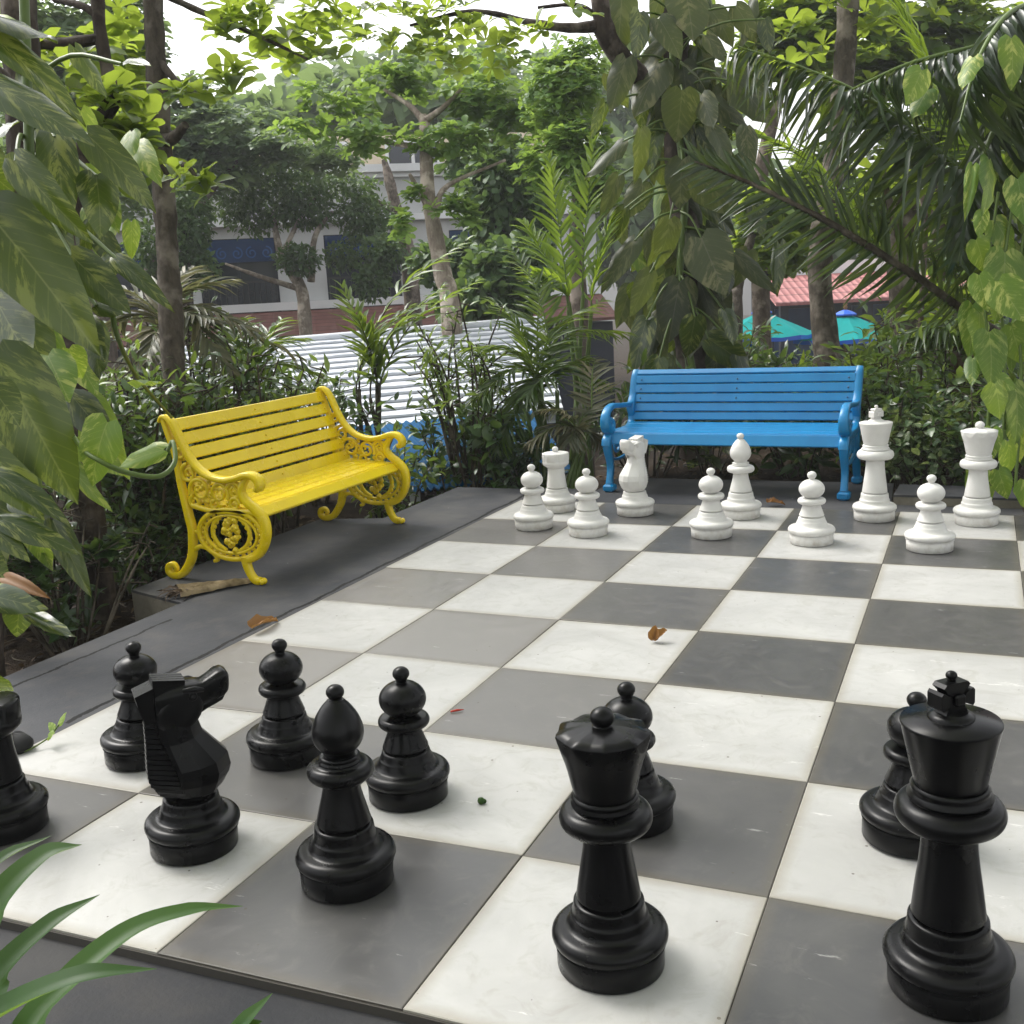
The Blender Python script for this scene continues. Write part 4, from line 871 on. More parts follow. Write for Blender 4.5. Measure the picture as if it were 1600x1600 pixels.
tree('garden_tree', 'leaning tree with bare brown limbs and dense round crown before the grey wall', 'tree', ([(640, 420, 23), (622, 340, 23), (608, 280, 23), (600, 250, 23)], [.17, .14, .11, .06]),
     [(570, 340, 22.5, 46, 40, 1300), (545, 290, 22.5, 50, 18, 380), (600, 395, 22, 38, 28, 800), (580, 440, 22, 30, 30, 600), (535, 400, 22.5, 28, 26, 380)], M['bark'], M['far_dark'], T_OVAL, .13, .07, limbs=[([(616, 330, 23), (580, 312, 22.8), (562, 305, 22.6)], [.08, .03])])
tree('garden_tree', 'dark bushy tree hiding the left windows, just right of the slim trunk', 'tree', ([(292, 470, 20), (290, 400, 20), (290, 340, 20)], [.12, .1, .06]), [(290, 350, 20, 38, 70, 2200), (300, 420, 20, 45, 30, 900), (230, 390, 20, 35, 50, 700)], M['bark_dark'], M['far_dark'], T_OVAL, .13, .07)
tree('garden_tree', 'dark shadowy tree behind the pink-barked tree, above the white roof', 'tree', ([(790, 470, 17), (785, 380, 17), (775, 250, 17), (770, 190, 17)], [.14, .12, .1, .05]), [(785, 300, 17, 62, 90, 2600), (830, 330, 17, 40, 80, 1100), (740, 250, 17.5, 50, 40, 700), (800, 420, 16, 70, 45, 1500), (700, 410, 17.5, 60, 35, 800), (760, 470, 16, 80, 30, 900)], M['bark_dark'], M['far_dark'], T_OBOV, .20, .11)
tree('garden_tree', 'pink-barked tree with forked trunk and flat layered crown above the white roof', 'tree', ([(706, 508, 13.2), (692, 430, 13.2), (676, 345, 13.2), (668, 290, 13.2), (664, 200, 13.2), (660, 180, 13.2)], [.125, .11, .10, .085, .07, .05]),
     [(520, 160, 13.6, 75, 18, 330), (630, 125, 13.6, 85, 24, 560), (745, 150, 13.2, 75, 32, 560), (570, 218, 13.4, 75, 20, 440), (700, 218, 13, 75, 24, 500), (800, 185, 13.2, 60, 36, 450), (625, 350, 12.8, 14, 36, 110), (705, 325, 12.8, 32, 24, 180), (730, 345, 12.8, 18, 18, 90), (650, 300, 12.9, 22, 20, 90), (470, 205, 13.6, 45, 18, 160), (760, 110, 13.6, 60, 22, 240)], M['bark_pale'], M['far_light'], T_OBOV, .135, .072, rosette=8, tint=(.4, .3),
     limbs=[([(664, 192, 13.2), (640, 165, 13.3), (600, 140, 13.5)], [.05, .02]), ([(662, 190, 13.2), (690, 170, 13.1), (720, 140, 13)], [.05, .02]), ([(678, 340, 13.2), (650, 290, 13), (640, 272, 12.9)], [.045, .02]), ([(680, 330, 13.2), (700, 290, 13.2), (790, 250, 13.2)], [.05, .015]), ([(666, 230, 13.2), (620, 225, 13.3), (560, 215, 13.4)], [.04, .015])])
tree('flowering_tree', 'bright light green tree left of the big climbing vine, above the fan of palm leaves', 'tree', ([(905, 480, 12.2), (900, 380, 12.2), (905, 260, 12.2), (890, 180, 12.2)], [.1, .09, .07, .04]), [(880, 150, 12.2, 70, 60, 1700), (900, 230, 12, 60, 50, 1200), (850, 260, 12.4, 45, 50, 700), (930, 300, 12, 45, 50, 700), (900, 90, 12.4, 60, 30, 600)], M['bark'], M['far_light'], T_OBOV, .12, .055, rosette=7, tint=(.6, .3))
shrub('brown twiggy half-dry bush standing before the red tiled awning', hor(at(505, 520, 21.5)), 2.9, 1.35, 40, 2200, T_OVAL, .11, .055, M['dry_leaf'], name='dry_bush', cat='bush')
shrub('rounded green bush left of the brown dry bush under the awning', hor(at(440, 500, 21)), 2.3, 1.0, 24, 1200, T_OVAL, .11, .06, M['far_dark'], name='bush', cat='bush')
# backdrop trees behind everything on the left and right
tree('backdrop_tree', 'tall pale hazy tree at the upper left behind the dark curved limb', 'tree', ([(150, 420, 17), (140, 250, 17), (150, 100, 17)], [.16, .14, .08]), [(150, 110, 17, 110, 110, 2600), (80, 200, 17, 80, 90, 1300), (200, 60, 17, 60, 70, 900), (60, 60, 17, 90, 90, 1100), (170, 260, 17, 70, 60, 900), (30, 320, 16, 80, 110, 1300)], M['bark'], M['far_grey'], T_OBOV, .22, .12, rosette=6)
BR = 'sunlit trees behind the coconut fronds'
tree('backdrop_tree', 'bright yellow-green tree behind the coconut frond at the top right', 'tree', ([(1470, 470, 15), (1460, 300, 15), (1450, 120, 15)], [.15, .13, .07]), [(1450, 60, 15, 110, 90, 2300), (1350, 130, 15, 80, 70, 1200), (1560, 120, 15, 80, 110, 1400), (1440, 230, 15, 90, 60, 1000), (1570, 320, 15, 60, 90, 900), (1490, 400, 15, 70, 40, 600)], M['bark'], M['almond'], T_OBOV, .2, .12, rosette=6, tint=(.6, .3))
tree('backdrop_tree', 'bright leafy tree between the big vine and the speckled leaning trunk', 'tree', ([(1190, 500, 14), (1185, 300, 14), (1230, 100, 14)], [.12, .1, .06]), [(1240, 50, 14, 80, 65, 1300), (1195, 390, 14, 60, 50, 900), (1220, 330, 14, 55, 45, 600), (1280, 290, 14.5, 60, 60, 600), (1180, 110, 14, 55, 55, 600), (1330, 30, 14, 60, 50, 600), (1370, 350, 14, 60, 50, 500)], M['bark'], M['almond'], T_OBOV, .2, .115, rosette=6, tint=(.6, .3))
tree('backdrop_tree', 'slender tree with pale bare trunk standing between the vine and the turquoise parasol', 'tree', ([(1150, 520, 13), (1152, 450, 13), (1168, 390, 13), (1190, 330, 13)], [.085, .075, .06, .03]), [(1190, 330, 13, 40, 40, 260), (1225, 395, 13, 40, 30, 260)], M['bark_mottled'], M['almond'], T_OBOV, .2, .11, rosette=6)
# distant tree belt
belt = Geo()
for (u, v, d, ru, rv_, n) in [(60, 420, 40, 200, 90, 1600), (700, 150, 45, 300, 60, 1500), (1000, 330, 42, 260, 110, 2600), (1320, 360, 45, 220, 60, 1500), (1580, 330, 42, 140, 120, 1500), (1000, 180, 45, 160, 90, 900), (640, 190, 34, 230, 60, 1500), (420, 230, 34, 120, 50, 700), (-150, 300, 38, 250, 200, 1600), (1850, 300, 38, 250, 200, 1600)]: cluster(belt, T_OVAL, at(u, v, d), np.array([ru*d/FPX, rv_*d/FPX, 3.0]), n, .75, .5)
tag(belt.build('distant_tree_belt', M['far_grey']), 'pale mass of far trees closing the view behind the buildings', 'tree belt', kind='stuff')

# ------------------------------------------------------------------ nearer trees
tree('almond_tree', 'slim upright dark trunk with broad backlit leaves behind the left end of the yellow bench', 'tree',
     ([(275, 620, 6.6), (266, 470, 6.6), (262, 400, 6.6), (256, 300, 6.6), (250, 225, 6.6), (245, 120, 6.6), (239, 0, 6.6), (232, -160, 6.6), (240, -420, 6.6)], [.075, .074, .068, .072, .074, .064, .063, .06, .05]),
     [(310, 285, 6.3, 42, 26, 42), (300, 150, 6.4, 50, 26, 34), (370, 130, 6.4, 40, 24, 30), (200, 170, 6.8, 60, 60, 90), (205, 95, 6.9, 55, 50, 50), (340, 40, 6.7, 60, 24, 30), (420, 60, 6.9, 65, 34, 66), (500, 35, 7.1, 60, 30, 60), (475, 95, 7.1, 60, 24, 42), (395, 15, 6.8, 60, 16, 30), (180, 20, 6.6, 80, 40, 36), (60, -220, 6.5, 200, 110, 110), (230, 245, 6.9, 45, 50, 60)], M['bark_mottled'], M['almond'], T_OBOV, .15, .08, rosette=6,
     limbs=[([(252, 222, 6.6), (272, 215, 6.5), (290, 195, 6.4)], [.05, .025]), ([(258, 262, 6.6), (290, 258, 6.4), (312, 285, 6.3)], [.022, .01]), ([(238, -20, 6.6), (300, 12, 6.7), (380, 45, 6.8), (480, 92, 7.1)], [.03, .022, .016, .008]), ([(244, 90, 6.6), (280, 130, 6.5), (320, 155, 6.4)], [.03, .01])])
tree('almond_tree', 'dark crooked limb of a tree rising behind the left vine leaves', 'tree', ([(118, 640, 5.4), (112, 420, 5.4), (118, 280, 5.4), (142, 212, 5.4), (172, 165, 5.4), (172, 130, 5.4), (160, 70, 5.4), (152, -10, 5.4), (150, -260, 5.4)], [.07, .06, .05, .042, .045, .038, .032, .036, .03]),
     [(150, 150, 5.3, 60, 50, 50), (110, 120, 5.6, 60, 60, 60), (200, 230, 5.5, 45, 40, 60), (90, -240, 5.3, 160, 90, 70)], M['bark_dark'], M['almond'], T_OBOV, .17, .09, rosette=6, limbs=[([(160, 60, 5.4), (120, 66, 5.4), (60, 70, 5.5)], [.03, .028]), ([(158, 30, 5.4), (130, 10, 5.4), (85, 0, 5.5)], [.024, .014])])
vt = at(1080, 560, 8.6); 
tree('vine_clad_tree', 'dark trunk wrapped in huge hanging heart-shaped leaves behind the blue bench', 'tree', ([(1080, 590, 8.7), (1076, 460, 8.7), (1068, 330, 8.7), (1060, 220, 8.7), (1056, 100, 8.7), (1052, -40, 8.7), (1050, -260, 8.7)], [.13, .13, .12, .12, .11, .1, .09]),
     [(640, 62, 8.2, 75, 34, 96), (720, 36, 8.2, 70, 26, 84), (800, 60, 8.0, 50, 30, 54), (600, 20, 8.3, 60, 20, 54), (870, 30, 8.0, 60, 22, 30), (690, 95, 8.0, 60, 16, 42), (790, 95, 7.9, 45, 16, 30), (560, 55, 8.4, 40, 18, 30), (1280, -240, 8.2, 330, 130, 300), (1330, -60, 8.8, 180, 50, 240)], M['bark_dark'], M['almond'], T_OBOV, .125, .068, rosette=6,
     over=[((2.6, .6, 5.6), (4.6, 3.8, .9), 1500), ((4.5, -3, 5), (4, 2.5, 1.2), 900), ((3.2, -6.2, 3.6), (7, 1.6, 2.6), 1500), ((8.2, 1.5, 3.4), (1.3, 5, 2.2), 900)], limbs=[([(1060, 180, 8.7), (1000, 120, 8.5), (950, 60, 8.3), (935, -20, 8.2)], [.09, .085, .08, .07]), ([(945, 40, 8.3), (890, 44, 8.2), (830, 36, 8.2), (740, 18, 8.2), (640, 40, 8.2)], [.05, .04, .03, .02, .01]), ([(938, 28, 8.3), (900, 8, 8.2), (840, 12, 8.2)], [.025, .012])])  # over: unseen canopy clusters added to block sky light around board and camera
tree('speckled_tree', 'leaning speckled grey trunk between the two turquoise parasols', 'tree', ([(1294, 590, 9.6), (1290, 530, 9.6), (1281, 440, 9.6), (1284, 380, 9.6), (1296, 300, 9.6), (1312, 190, 9.6), (1320, 90, 9.6), (1326, -20, 9.6), (1330, -250, 9.6)], [.13, .112, .102, .112, .10, .10, .096, .09, .08]),
     [(1330, -190, 9.5, 260, 90, 260), (1250, 60, 9.8, 60, 40, 60), (1400, 20, 9.6, 70, 40, 70)], M['bark_mottled'], M['almond'], T_OBOV, .18, .10, rosette=6)
rt = tree('ringed_tree', 'brown trunk with white painted rings at its foot, right of the blue bench', 'tree', ([(1412, 620, 9.0), (1412, 560, 9.0), (1410, 470, 9.0), (1408, 400, 9.0), (1415, 330, 9.0), (1420, 290, 9.0)], [.15, .14, .115, .12, .1, .05]),
     [(1430, 330, 9, 60, 45, 70), (1380, 290, 9, 40, 40, 40), (1470, 470, 8.6, 45, 30, 60), (1440, 540, 8.6, 40, 25, 40)], M['bark_mottled'], M['almond'], T_OBOV, .2, .11, rosette=6, limbs=[([(1410, 390, 9), (1398, 340, 8.9), (1385, 300, 8.9), (1378, 250, 8.9)], [.05, .04, .03, .02])])
for k, v in enumerate((571, 578, 588, 596)):
    a0, a1 = at(1412, v, 9.0), at(1412, v+4, 9.0); g = Geo(); rr = .147+.004*k; b = np.array(rt.location); g.tube([a0-b, a1-b], rr, 16, cap=False); g.build('white_ring', M['trim_white'], rt)
st = at(1441, 560, 7.6); t0 = down(st); g = Geo(); r_ = thing('stake', 'thin brown wooden stake standing upright behind the white king', 'stake', tuple(t0)); g.tube(crom([np.zeros(3), at(1438, 520, 7.6)-t0, at(1446, 360, 7.6)-t0, at(1440, 300, 7.6)-t0], 4), .02, 7); g.build('pole', M['bark'], r_)
g = Geo(); g.tube([at(1440, 470, 7.6)-t0, at(1450, 458, 7.6)-t0], .012, 6); g.build('stub', M['bark'], r_)

# ------------------------------------------------------------------ climbing vines with giant leaves
lv = at(-80, 760, 4.3); lt0 = down(lv)
lt_ = thing('vine_tree', 'dark trunk at the left edge, buried in giant variegated vine leaves', 'tree', tuple(lt0))
g = Geo(); trunk_geo(g, np.array([lt0, at(-30, 700, 4.3), at(42, 420, 4.3), at(38, 180, 4.3), at(30, 30, 4.3), at(25, -250, 4.3)]), [.09, .085, .08, .075, .07, .06]); g.build('trunk', M['bark_dark'], lt_, lt0).location = (0, 0, 0)
g = Geo(); trunk_geo(g, np.array([at(40, 170, 3.9), at(-10, 112, 3.9), at(-70, 70, 3.9)]), [.04, .03], sides=7); g.build('limb', M['bark_dark'], lt_, lt0).location = (0, 0, 0)
lvine = thing('climbing_vine', 'giant variegated vine with metre-long leaves covering the trunk at the left edge', 'vine', tuple(lt0))
big = [((-60, 10), (88, 42), 78, -.5, -.1, .2), ((-20, 52), (138, 150), 62, -.5, .1, .75), ((-15, 128), (142, 212), 66, -.55, 0, .8), ((25, 252), (112, 364), 62, -.7, 0, .55), ((-20, 330), (140, 518), 128, -.8, 0, .15), ((150, 275), (166, 358), 66, -.3, 0, .7),
       ((138, 212), (244, 306), 62, -.4, .3, .3), ((85, 215), (108, 330), 62, -.3, 0, .75), ((112, 400), (202, 484), 62, -.5, 0, .35), ((-10, 460), (40, 565), 92, -.7, 0, .4), ((150, 478), (190, 488), 28, -.3, 0, .9), ((184, 406), (258, 462), 32, -.4, 0, .6),
       ((-5, 560), (116, 768), 125, -.85, 0, .25), ((-60, 640), (40, 790), 110, -.8, 0, .5), ((70, 330), (110, 420), 70, -.2, 0, .3), ((60, 410), (125, 500), 80, -.35, 0, .2), ((-5, 742), (108, 792), 44, -.9, .5, .6), ((5, 812), (116, 852), 42, -.9, .4, .7), ((-10, 826), (40, 870), 34, -.9, 0, .4),
       ((-15, 930), (54, 948), 46, -.9, 0, .6), ((30, 945), (26, 998), 48, -.9, 0, .6), ((44, 960), (105, 992), 26, -.9, .3, .5), ((125, 500), (152, 552), 52, -.3, 0, .5), ((-20, 600), (30, 650), 70, -1.2, 0, .3), ((40, 500), (75, 580), 70, -.5, 0, .5), ((-40, 250), (20, 300), 70, -.6, 0, .8), ((60, 120), (120, 200), 50, .2, 0, .4), ((190, 100), (222, 78), 30, .2, 0, .6), ((-30, 220), (20, 180), 60, -.3, 0, .6), ((-20, 1060), (18, 1090), 42, -1.0, 0, .7), ((20, 780), (60, 800), 40, -.6, 0, .2), ((-40, 870), (10, 905), 60, -.7, 0, .3)]
bright = [((75, 556), (106, 622), 68, -.55, 0, .5), ((108, 545), (127, 590), 44, -.45, 0, .8), ((168, 660), (124, 756), 78, -.9, 0, .45), ((255, 703), (174, 722), 40, -.8, 0, .9), ((205, 595), (247, 588), 16, -.3, 0, .8), ((130, 262), (150, 310), 40, -.1, 0, .5), ((-5, 30), (30, 60), 50, 0, 0, .4), ((160, 300), (180, 340), 40, -.2, 0, .7), ((60, 640), (90, 700), 50, -.2, 0, .5)]
fill = []
for k in range(34):
    u, v = rng.uniform(-70, 150), rng.uniform(-60, 830); fill.append(((u, v), (u+rng.uniform(-20, 75), v+rng.uniform(50, 120)), rng.uniform(32, 60), rng.uniform(.0, .6), rng.normal(0, .3), rng.random()))
for k in range(16):
    u, v = rng.uniform(130, 215), rng.uniform(200, 420); fill.append(((u, v), (u+rng.uniform(-20, 45), v+rng.uniform(30, 60)), rng.uniform(25, 42), rng.uniform(.2, .9), rng.normal(0, .3), rng.random()))
g = Geo(); heart_leaves(g, big, 3.9); heart_leaves(g, fill[::2], 3.9); g.build('foliage', M['pothos'], lvine, lt0).location = (0, 0, 0)
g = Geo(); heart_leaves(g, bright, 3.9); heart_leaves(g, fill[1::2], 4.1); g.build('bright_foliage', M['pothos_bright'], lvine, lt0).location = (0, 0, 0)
g = Geo(); ax = lambda b: at(45, np.interp(b[2], [-.2, 2.6], [900, 0]), 3.85)
stalks(g, [q for q in big if q[0][0] > -15 and q[0][1] < 800], 3.6, ax, .009); g.tube(crom([at(60, 820, 3.8), at(48, 500, 3.75), at(46, 250, 3.75), at(36, -50, 3.75)], 6), .018, 7)
g.tube(crom([at(262, 705, 3.2), at(270, 690, 3.2), at(273, 722, 3.15), at(250, 744, 3.1), at(205, 740, 3.05), at(160, 722, 3.0), at(120, 690, 3.1), at(70, 600, 3.6)], 5), [.006, .008, .008, .006], 7)
g.tube(crom([at(172, 470, 3.6), at(185, 530, 3.7), at(215, 590, 4.2), at(268, 652, 5.0)], 5), [.010, .007], 6)
g.build('stem', M['stem'], lvine, lt0).location = (0, 0, 0)
tag(Geo().leaves(HEARTS[2], at(8, 903, 3.1)[None], (at(58, 918, 3.0)-at(8, 903, 3.1))[None], (-FW+.6*UP)[None], np.linalg.norm(at(58, 918, 3.0)-at(8, 903, 3.1)), 24*3.1/FPX, [.5]).build('withered_leaf', M['brown']), 'curled orange-brown withered leaf caught among the vine leaves at the left edge', 'leaf')

cv0 = down(at(1076, 590, 8.6)); cvine = thing('climbing_vine', 'giant dusty vine with drooping heart-shaped leaves on the tree behind the blue bench', 'vine', tuple(cv0))
cl = [((972, -10), (966, 82), 58), ((1072, -10), (1086, 58), 76), ((1150, 10), (1188, 62), 40), ((978, 92), (952, 172), 46), ((1030, 98), (988, 175), 62), ((1066, 142), (1058, 224), 64), ((1096, 148), (1112, 194), 40), ((1002, 205), (1012, 286), 60), ((1066, 250), (1060, 326), 58), ((1092, 276), (1158, 332), 62), ((1004, 286), (974, 342), 38),
      ((972, 222), (910, 272), 34), ((966, 276), (938, 342), 30), ((974, 336), (948, 384), 30), ((1112, 198), (1152, 252), 54), ((1166, 200), (1176, 264), 38), ((1124, 162), (1186, 208), 58), ((1150, 128), (1212, 188), 64), ((1118, 112), (1196, 148), 40), ((1104, 56), (1142, 98), 38), ((1030, 30), (1066, 78), 48), ((1066, 102), (1112, 124), 24), ((1110, 15), (1152, 58), 52), ((1040, 66), (994, 98), 32),
      ((1046, 344), (1040, 424), 54), ((1096, 372), (1132, 458), 80), ((1150, 398), (1216, 456), 36), ((1062, 440), (1044, 534), 66), ((1016, 426), (988, 494), 38), ((992, 376), (936, 454), 40), ((1100, 316), (1158, 362), 34), ((1132, 486), (1156, 530), 38), ((1108, 530), (1184, 578), 48), ((1086, 496), (1076, 562), 44), ((976, 326), (950, 382), 28), ((1010, 500), (990, 560), 40), ((1030, 560), (1010, 610), 40), ((1150, 545), (1175, 600), 36), ((945, 160), (925, 215), 24), ((1195, 30), (1205, 80), 30), ((1000, 20), (1005, 80), 44), ((1180, 90), (1205, 130), 36)]
cl = [(a, b, c*.98, rng.normal(-.25, .12), rng.normal(0, .2), rng.random()) for a, b, c in cl]
cf = []
for k in range(150):
    v = rng.uniform(-40, 600); u = 1068+rng.normal(0, 50); cf.append(((u, v), (u+rng.uniform(-35, 45), v+rng.uniform(45, 85)), rng.uniform(26, 46), rng.uniform(-.1, .4), rng.normal(0, .5), rng.random()*.8))
g = Geo(); heart_leaves(g, cl[:30], 8.6, 0); heart_leaves(g, cl[30:], 8.6, 1); heart_leaves(g, cf[:75], 8.6, 1); heart_leaves(g, cf[75:135], 8.6, 0); heart_leaves(g, cf[135:], 8.7, 2); g.build('foliage', [M['dusty'], M['pothos'], M['pothos_bright']], cvine, cv0).location = (0, 0, 0)
g = Geo(); g.tube(crom([at(1084, 590, 8.55), at(1062, 450, 8.55), at(1070, 300, 8.55), at(1052, 120, 8.55), at(1056, -60, 8.55)], 6), .03, 8); stalks(g, cl, 8.35, lambda b: at(1062, float(np.interp(b[2], [0, 3.8], [600, 0])), 8.55), .010); g.build('stem', M['stem'], cvine, cv0).location = (0, 0, 0)

rv0 = down(at(1640, 720, 5.9)); rt_ = thing('vine_tree', 'trunk at the right edge, clad in bright hanging vine leaves', 'tree', tuple(rv0))
g = Geo(); trunk_geo(g, np.array([rv0, at(1650, 600, 5.9), at(1645, 300, 5.9), at(1650, -100, 5.9)]), [.13, .12, .1, .09]); g.build('trunk', M['bark_dark'], rt_, rv0).location = (0, 0, 0)
rvine = thing('climbing_vine', 'bright yellow-green vine with hanging heart-shaped leaves at the right edge, behind the white queen', 'vine', tuple(rv0))
rl_ = [((1555, 345), (1590, 395), 52), ((1525, 375), (1545, 425), 42), ((1570, 395), (1575, 490), 70), ((1530, 430), (1545, 485), 40), ((1560, 440), (1600, 500), 60), ((1530, 490), (1535, 545), 50), ((1545, 520), (1560, 590), 55), ((1580, 510), (1600, 570), 50), ((1520, 560), (1518, 600), 26), ((1555, 600), (1570, 655), 62), ((1585, 600), (1605, 680), 50), ((1548, 590), (1590, 600), 40), ((1550, 670), (1545, 720), 34), ((1575, 690), (1585, 745), 46), ((1560, 735), (1575, 780), 34), ((1548, 760), (1540, 790), 18), ((1590, 640), (1610, 720), 60), ((1535, 330), (1530, 370), 24), ((1545, 250), (1560, 320), 40), ((1520, 260), (1515, 320), 22), ((1580, 60), (1590, 130), 46), ((1575, 130), (1540, 200), 30), ((1590, 280), (1605, 350), 48), ((1520, 90), (1500, 130), 36), ((1440, 110), (1420, 160), 44), ((1450, 140), (1425, 180), 38), ((1600, 750), (1615, 800), 40)]
rl_ = [(a, b, c, rng.normal(-.1, .12), rng.normal(-.2, .25), rng.random()) for a, b, c in rl_]
rf = []
for k in range(40):
    v = rng.uniform(200, 780); u = 1590+rng.normal(0, 40); rf.append(((u, v), (u+rng.uniform(-20, 20), v+rng.uniform(35, 75)), rng.uniform(28, 50), rng.uniform(.05, .5), rng.normal(0, .4), rng.random()))
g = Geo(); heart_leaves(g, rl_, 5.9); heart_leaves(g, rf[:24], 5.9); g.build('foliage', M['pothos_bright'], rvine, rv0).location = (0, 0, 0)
g = Geo()
for uu in (1565, 1590, 1540): g.tube(crom([at(uu+20, 300, 5.9), at(uu, 450, 5.9), at(uu+6, 600, 5.9), at(uu-4, 770, 5.9)], 6), .009, 6)
g.build('stem', M['stem'], rvine, rv0).location = (0, 0, 0)
g = Geo(); ft0 = down(at(1506, 700, 7.6)); ft = thing('palm_stump', 'rough fibrous brown palm trunk beside the bright vine on the right', 'palm trunk', tuple(ft0))
trunk_geo(g, np.array([ft0, at(1504, 660, 7.6), at(1508, 600, 7.6), at(1505, 540, 7.6)]), [.085, .09, .095, .08], rough=.12); g.build('trunk', M['fibre'], ft, ft0).location = (0, 0, 0)
g = Geo()
for k in range(5): frond(g, np.array([at(1506, 545, 7.6), at(1506+rng.uniform(-40, 40), 500, 7.5), at(1506+rng.uniform(-110, 90), 530, 7.4)]), 18, .3, .03)
g.build('frond', [M['palm'], M['stem']], ft, ft0).location = (0, 0, 0)

# ------------------------------------------------------------------ palms
cp0 = down(at(1690, 640, 6.8)); cpalm = thing('coconut_palm', 'coconut palm leaning in from the right with long drooping dark fronds', 'palm', tuple(cp0))
g = Geo(); trunk_geo(g, np.array([cp0, at(1690, 480, 6.8), at(1680, 250, 6.8), at(1670, 40, 6.8)]), [.14, .12, .1, .1]); g.build('trunk', M['bark'], cpalm, cp0).location = (0, 0, 0)
def cfrond(pts, n, Lm, wd, tmpl=T_DROOP, mat='coco', droop=.5, rib=.025, spread=62, ribm='stem', prof=None, up=None):
    g = Geo(); frond(g, px_path(pts), n, Lm, wd, spread, droop, tmpl, up, rib, prof); g.build('frond', [M[mat], M[ribm]], cpalm, cp0).location = (0, 0, 0)
cfrond([(1560, 520, 6.9), (1515, 492, 6.7), (1420, 425, 6.5), (1290, 345, 6.4), (1180, 290, 6.4), (1085, 252, 6.4)], 70, .46, .032, T_BLADE, droop=.3, rib=.03, ribm='twig', prof=[.2, .35, .6, .85, .9, .8, .6, .4], up=-FW)
cfrond([(1640, 520, 6.6), (1590, 380, 6.4), (1530, 300, 6.3), (1440, 215, 6.2), (1350, 150, 6.2), (1250, 105, 6.2), (1150, 72, 6.2)], 84, .54, .036, T_DROOP, droop=.75, rib=.022)
cfrond([(1680, 80, 6.6), (1600, 60, 6.4), (1520, 75, 6.2), (1420, 100, 6.1), (1330, 140, 6.1)], 56, .52, .036, T_DROOP, droop=.7)
cfrond([(1680, 60, 6.8), (1640, 10, 6.4), (1580, 20, 6.1), (1530, 90, 5.9), (1500, 190, 5.8)], 54, .55, .036, T_DROOP, droop=.7)
cfrond([(1680, 120, 6.8), (1620, 120, 6.5), (1560, 190, 6.2), (1520, 300, 6.1), (1500, 400, 6.1)], 54, .55, .036, T_DROOP, droop=.6)
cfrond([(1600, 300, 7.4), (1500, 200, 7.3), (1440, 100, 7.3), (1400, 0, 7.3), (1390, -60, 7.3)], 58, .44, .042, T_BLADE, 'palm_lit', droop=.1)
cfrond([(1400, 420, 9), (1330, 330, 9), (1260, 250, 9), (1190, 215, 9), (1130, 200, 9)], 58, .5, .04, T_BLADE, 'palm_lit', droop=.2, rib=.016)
def areca(name, label, u, v, d, tips, leaf, stems=4, Lm=.36, wd=.035, spread=55, droop=.2, tmpl=T_BLADE, arch=.25, n=30, cat='palm', stemm='stem', hub=(0, -60)):
    base = down(at(u, v, d)); fr = []; sts = []
    for k in range(stems):
        b = base+np.array([rng.normal(0, .07), rng.normal(0, .07), 0]); top = at(u+hub[0]+rng.normal(0, 14), v+hub[1]+rng.normal(0, 18), d); sts.append((np.array([b, b*.5+top*.5+rng.normal(0, .02, 3), top]), [.022, .016]))
    for i, (tu, tv, td) in enumerate(tips):
        s0 = sts[i % stems][0][-1]; t = at(tu, tv, d+td); m1 = s0*.6+t*.4+np.array([0, 0, arch*np.linalg.norm(t-s0)*.9]); fr.append(np.array([s0, s0*.85+m1*.15+np.array([0, 0, .1*np.linalg.norm(t-s0)]), m1, t]))
    return palm_clump(name, label, base, fr, M[leaf], sts, cat=cat, n=n, Lm=Lm, wd=wd, tmpl=tmpl, droop=droop, rib=.008, spread=spread, stem=stemm)
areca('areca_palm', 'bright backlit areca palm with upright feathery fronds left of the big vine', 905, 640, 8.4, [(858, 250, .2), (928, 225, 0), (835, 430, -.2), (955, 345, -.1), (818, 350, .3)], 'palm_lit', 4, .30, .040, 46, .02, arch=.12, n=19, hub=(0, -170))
areca('areca_palm', 'dark areca palm clump with dusty spreading fronds left of the blue bench', 850, 740, 7.9, [(720, 545, -.2), (770, 470, 0), (740, 625, -.3), (800, 390, .2), (940, 470, .2), (945, 600, .1), (900, 690, .0), (780, 700, -.3), (850, 430, .3), (980, 520, .3), (820, 620, -.3), (915, 560, 0)], 'palm', 7, .29, .028, 52, .3, arch=.3, n=24, hub=(-5, -120))
areca('areca_palm', 'dry brownish palm fronds drooping beside the left feet of the blue bench', 890, 745, 7.7, [(850, 640, -.2), (945, 630, .1), (890, 690, -.2), (930, 560, .2), (830, 690, -.2), (940, 690, .1)], 'palm_dry', 4, .24, .024, 52, .35, arch=.35, n=20, hub=(0, -70))
areca('areca_palm', 'tall sparse palm with striped leaves rising in front of the white roof', 575, 660, 8.6, [(535, 450, 0), (730, 375, .2), (560, 500, -.2), (640, 480, .1), (690, 450, -.2), (745, 440, .4)], 'palm', 5, .30, .04, 46, .2, arch=.22, n=16, hub=(0, -40), stemm='twig')
areca('areca_palm', 'dusty half-dry palm behind the yellow bench, left of the white roof', 255, 690, 7.2, [(365, 440, 0), (330, 500, -.3), (400, 520, -.2), (200, 470, 0), (150, 520, .2), (300, 420, .3), (230, 560, -.4), (360, 580, -.4), (470, 560, .1), (180, 600, -.3), (110, 470, .3)], 'palm_dry', 5, .27, .034, 48, .2, arch=.25, n=18, hub=(10, -165))
areca('areca_palm', 'green feathery palm leaves low behind the top rail of the yellow bench', 400, 690, 7.6, [(475, 530, 0), (440, 500, .2), (330, 540, 0), (510, 590, .1), (380, 500, .3), (300, 600, -.1)], 'palm', 4, .27, .028, 52, .2, arch=.3, n=22, hub=(0, -80))
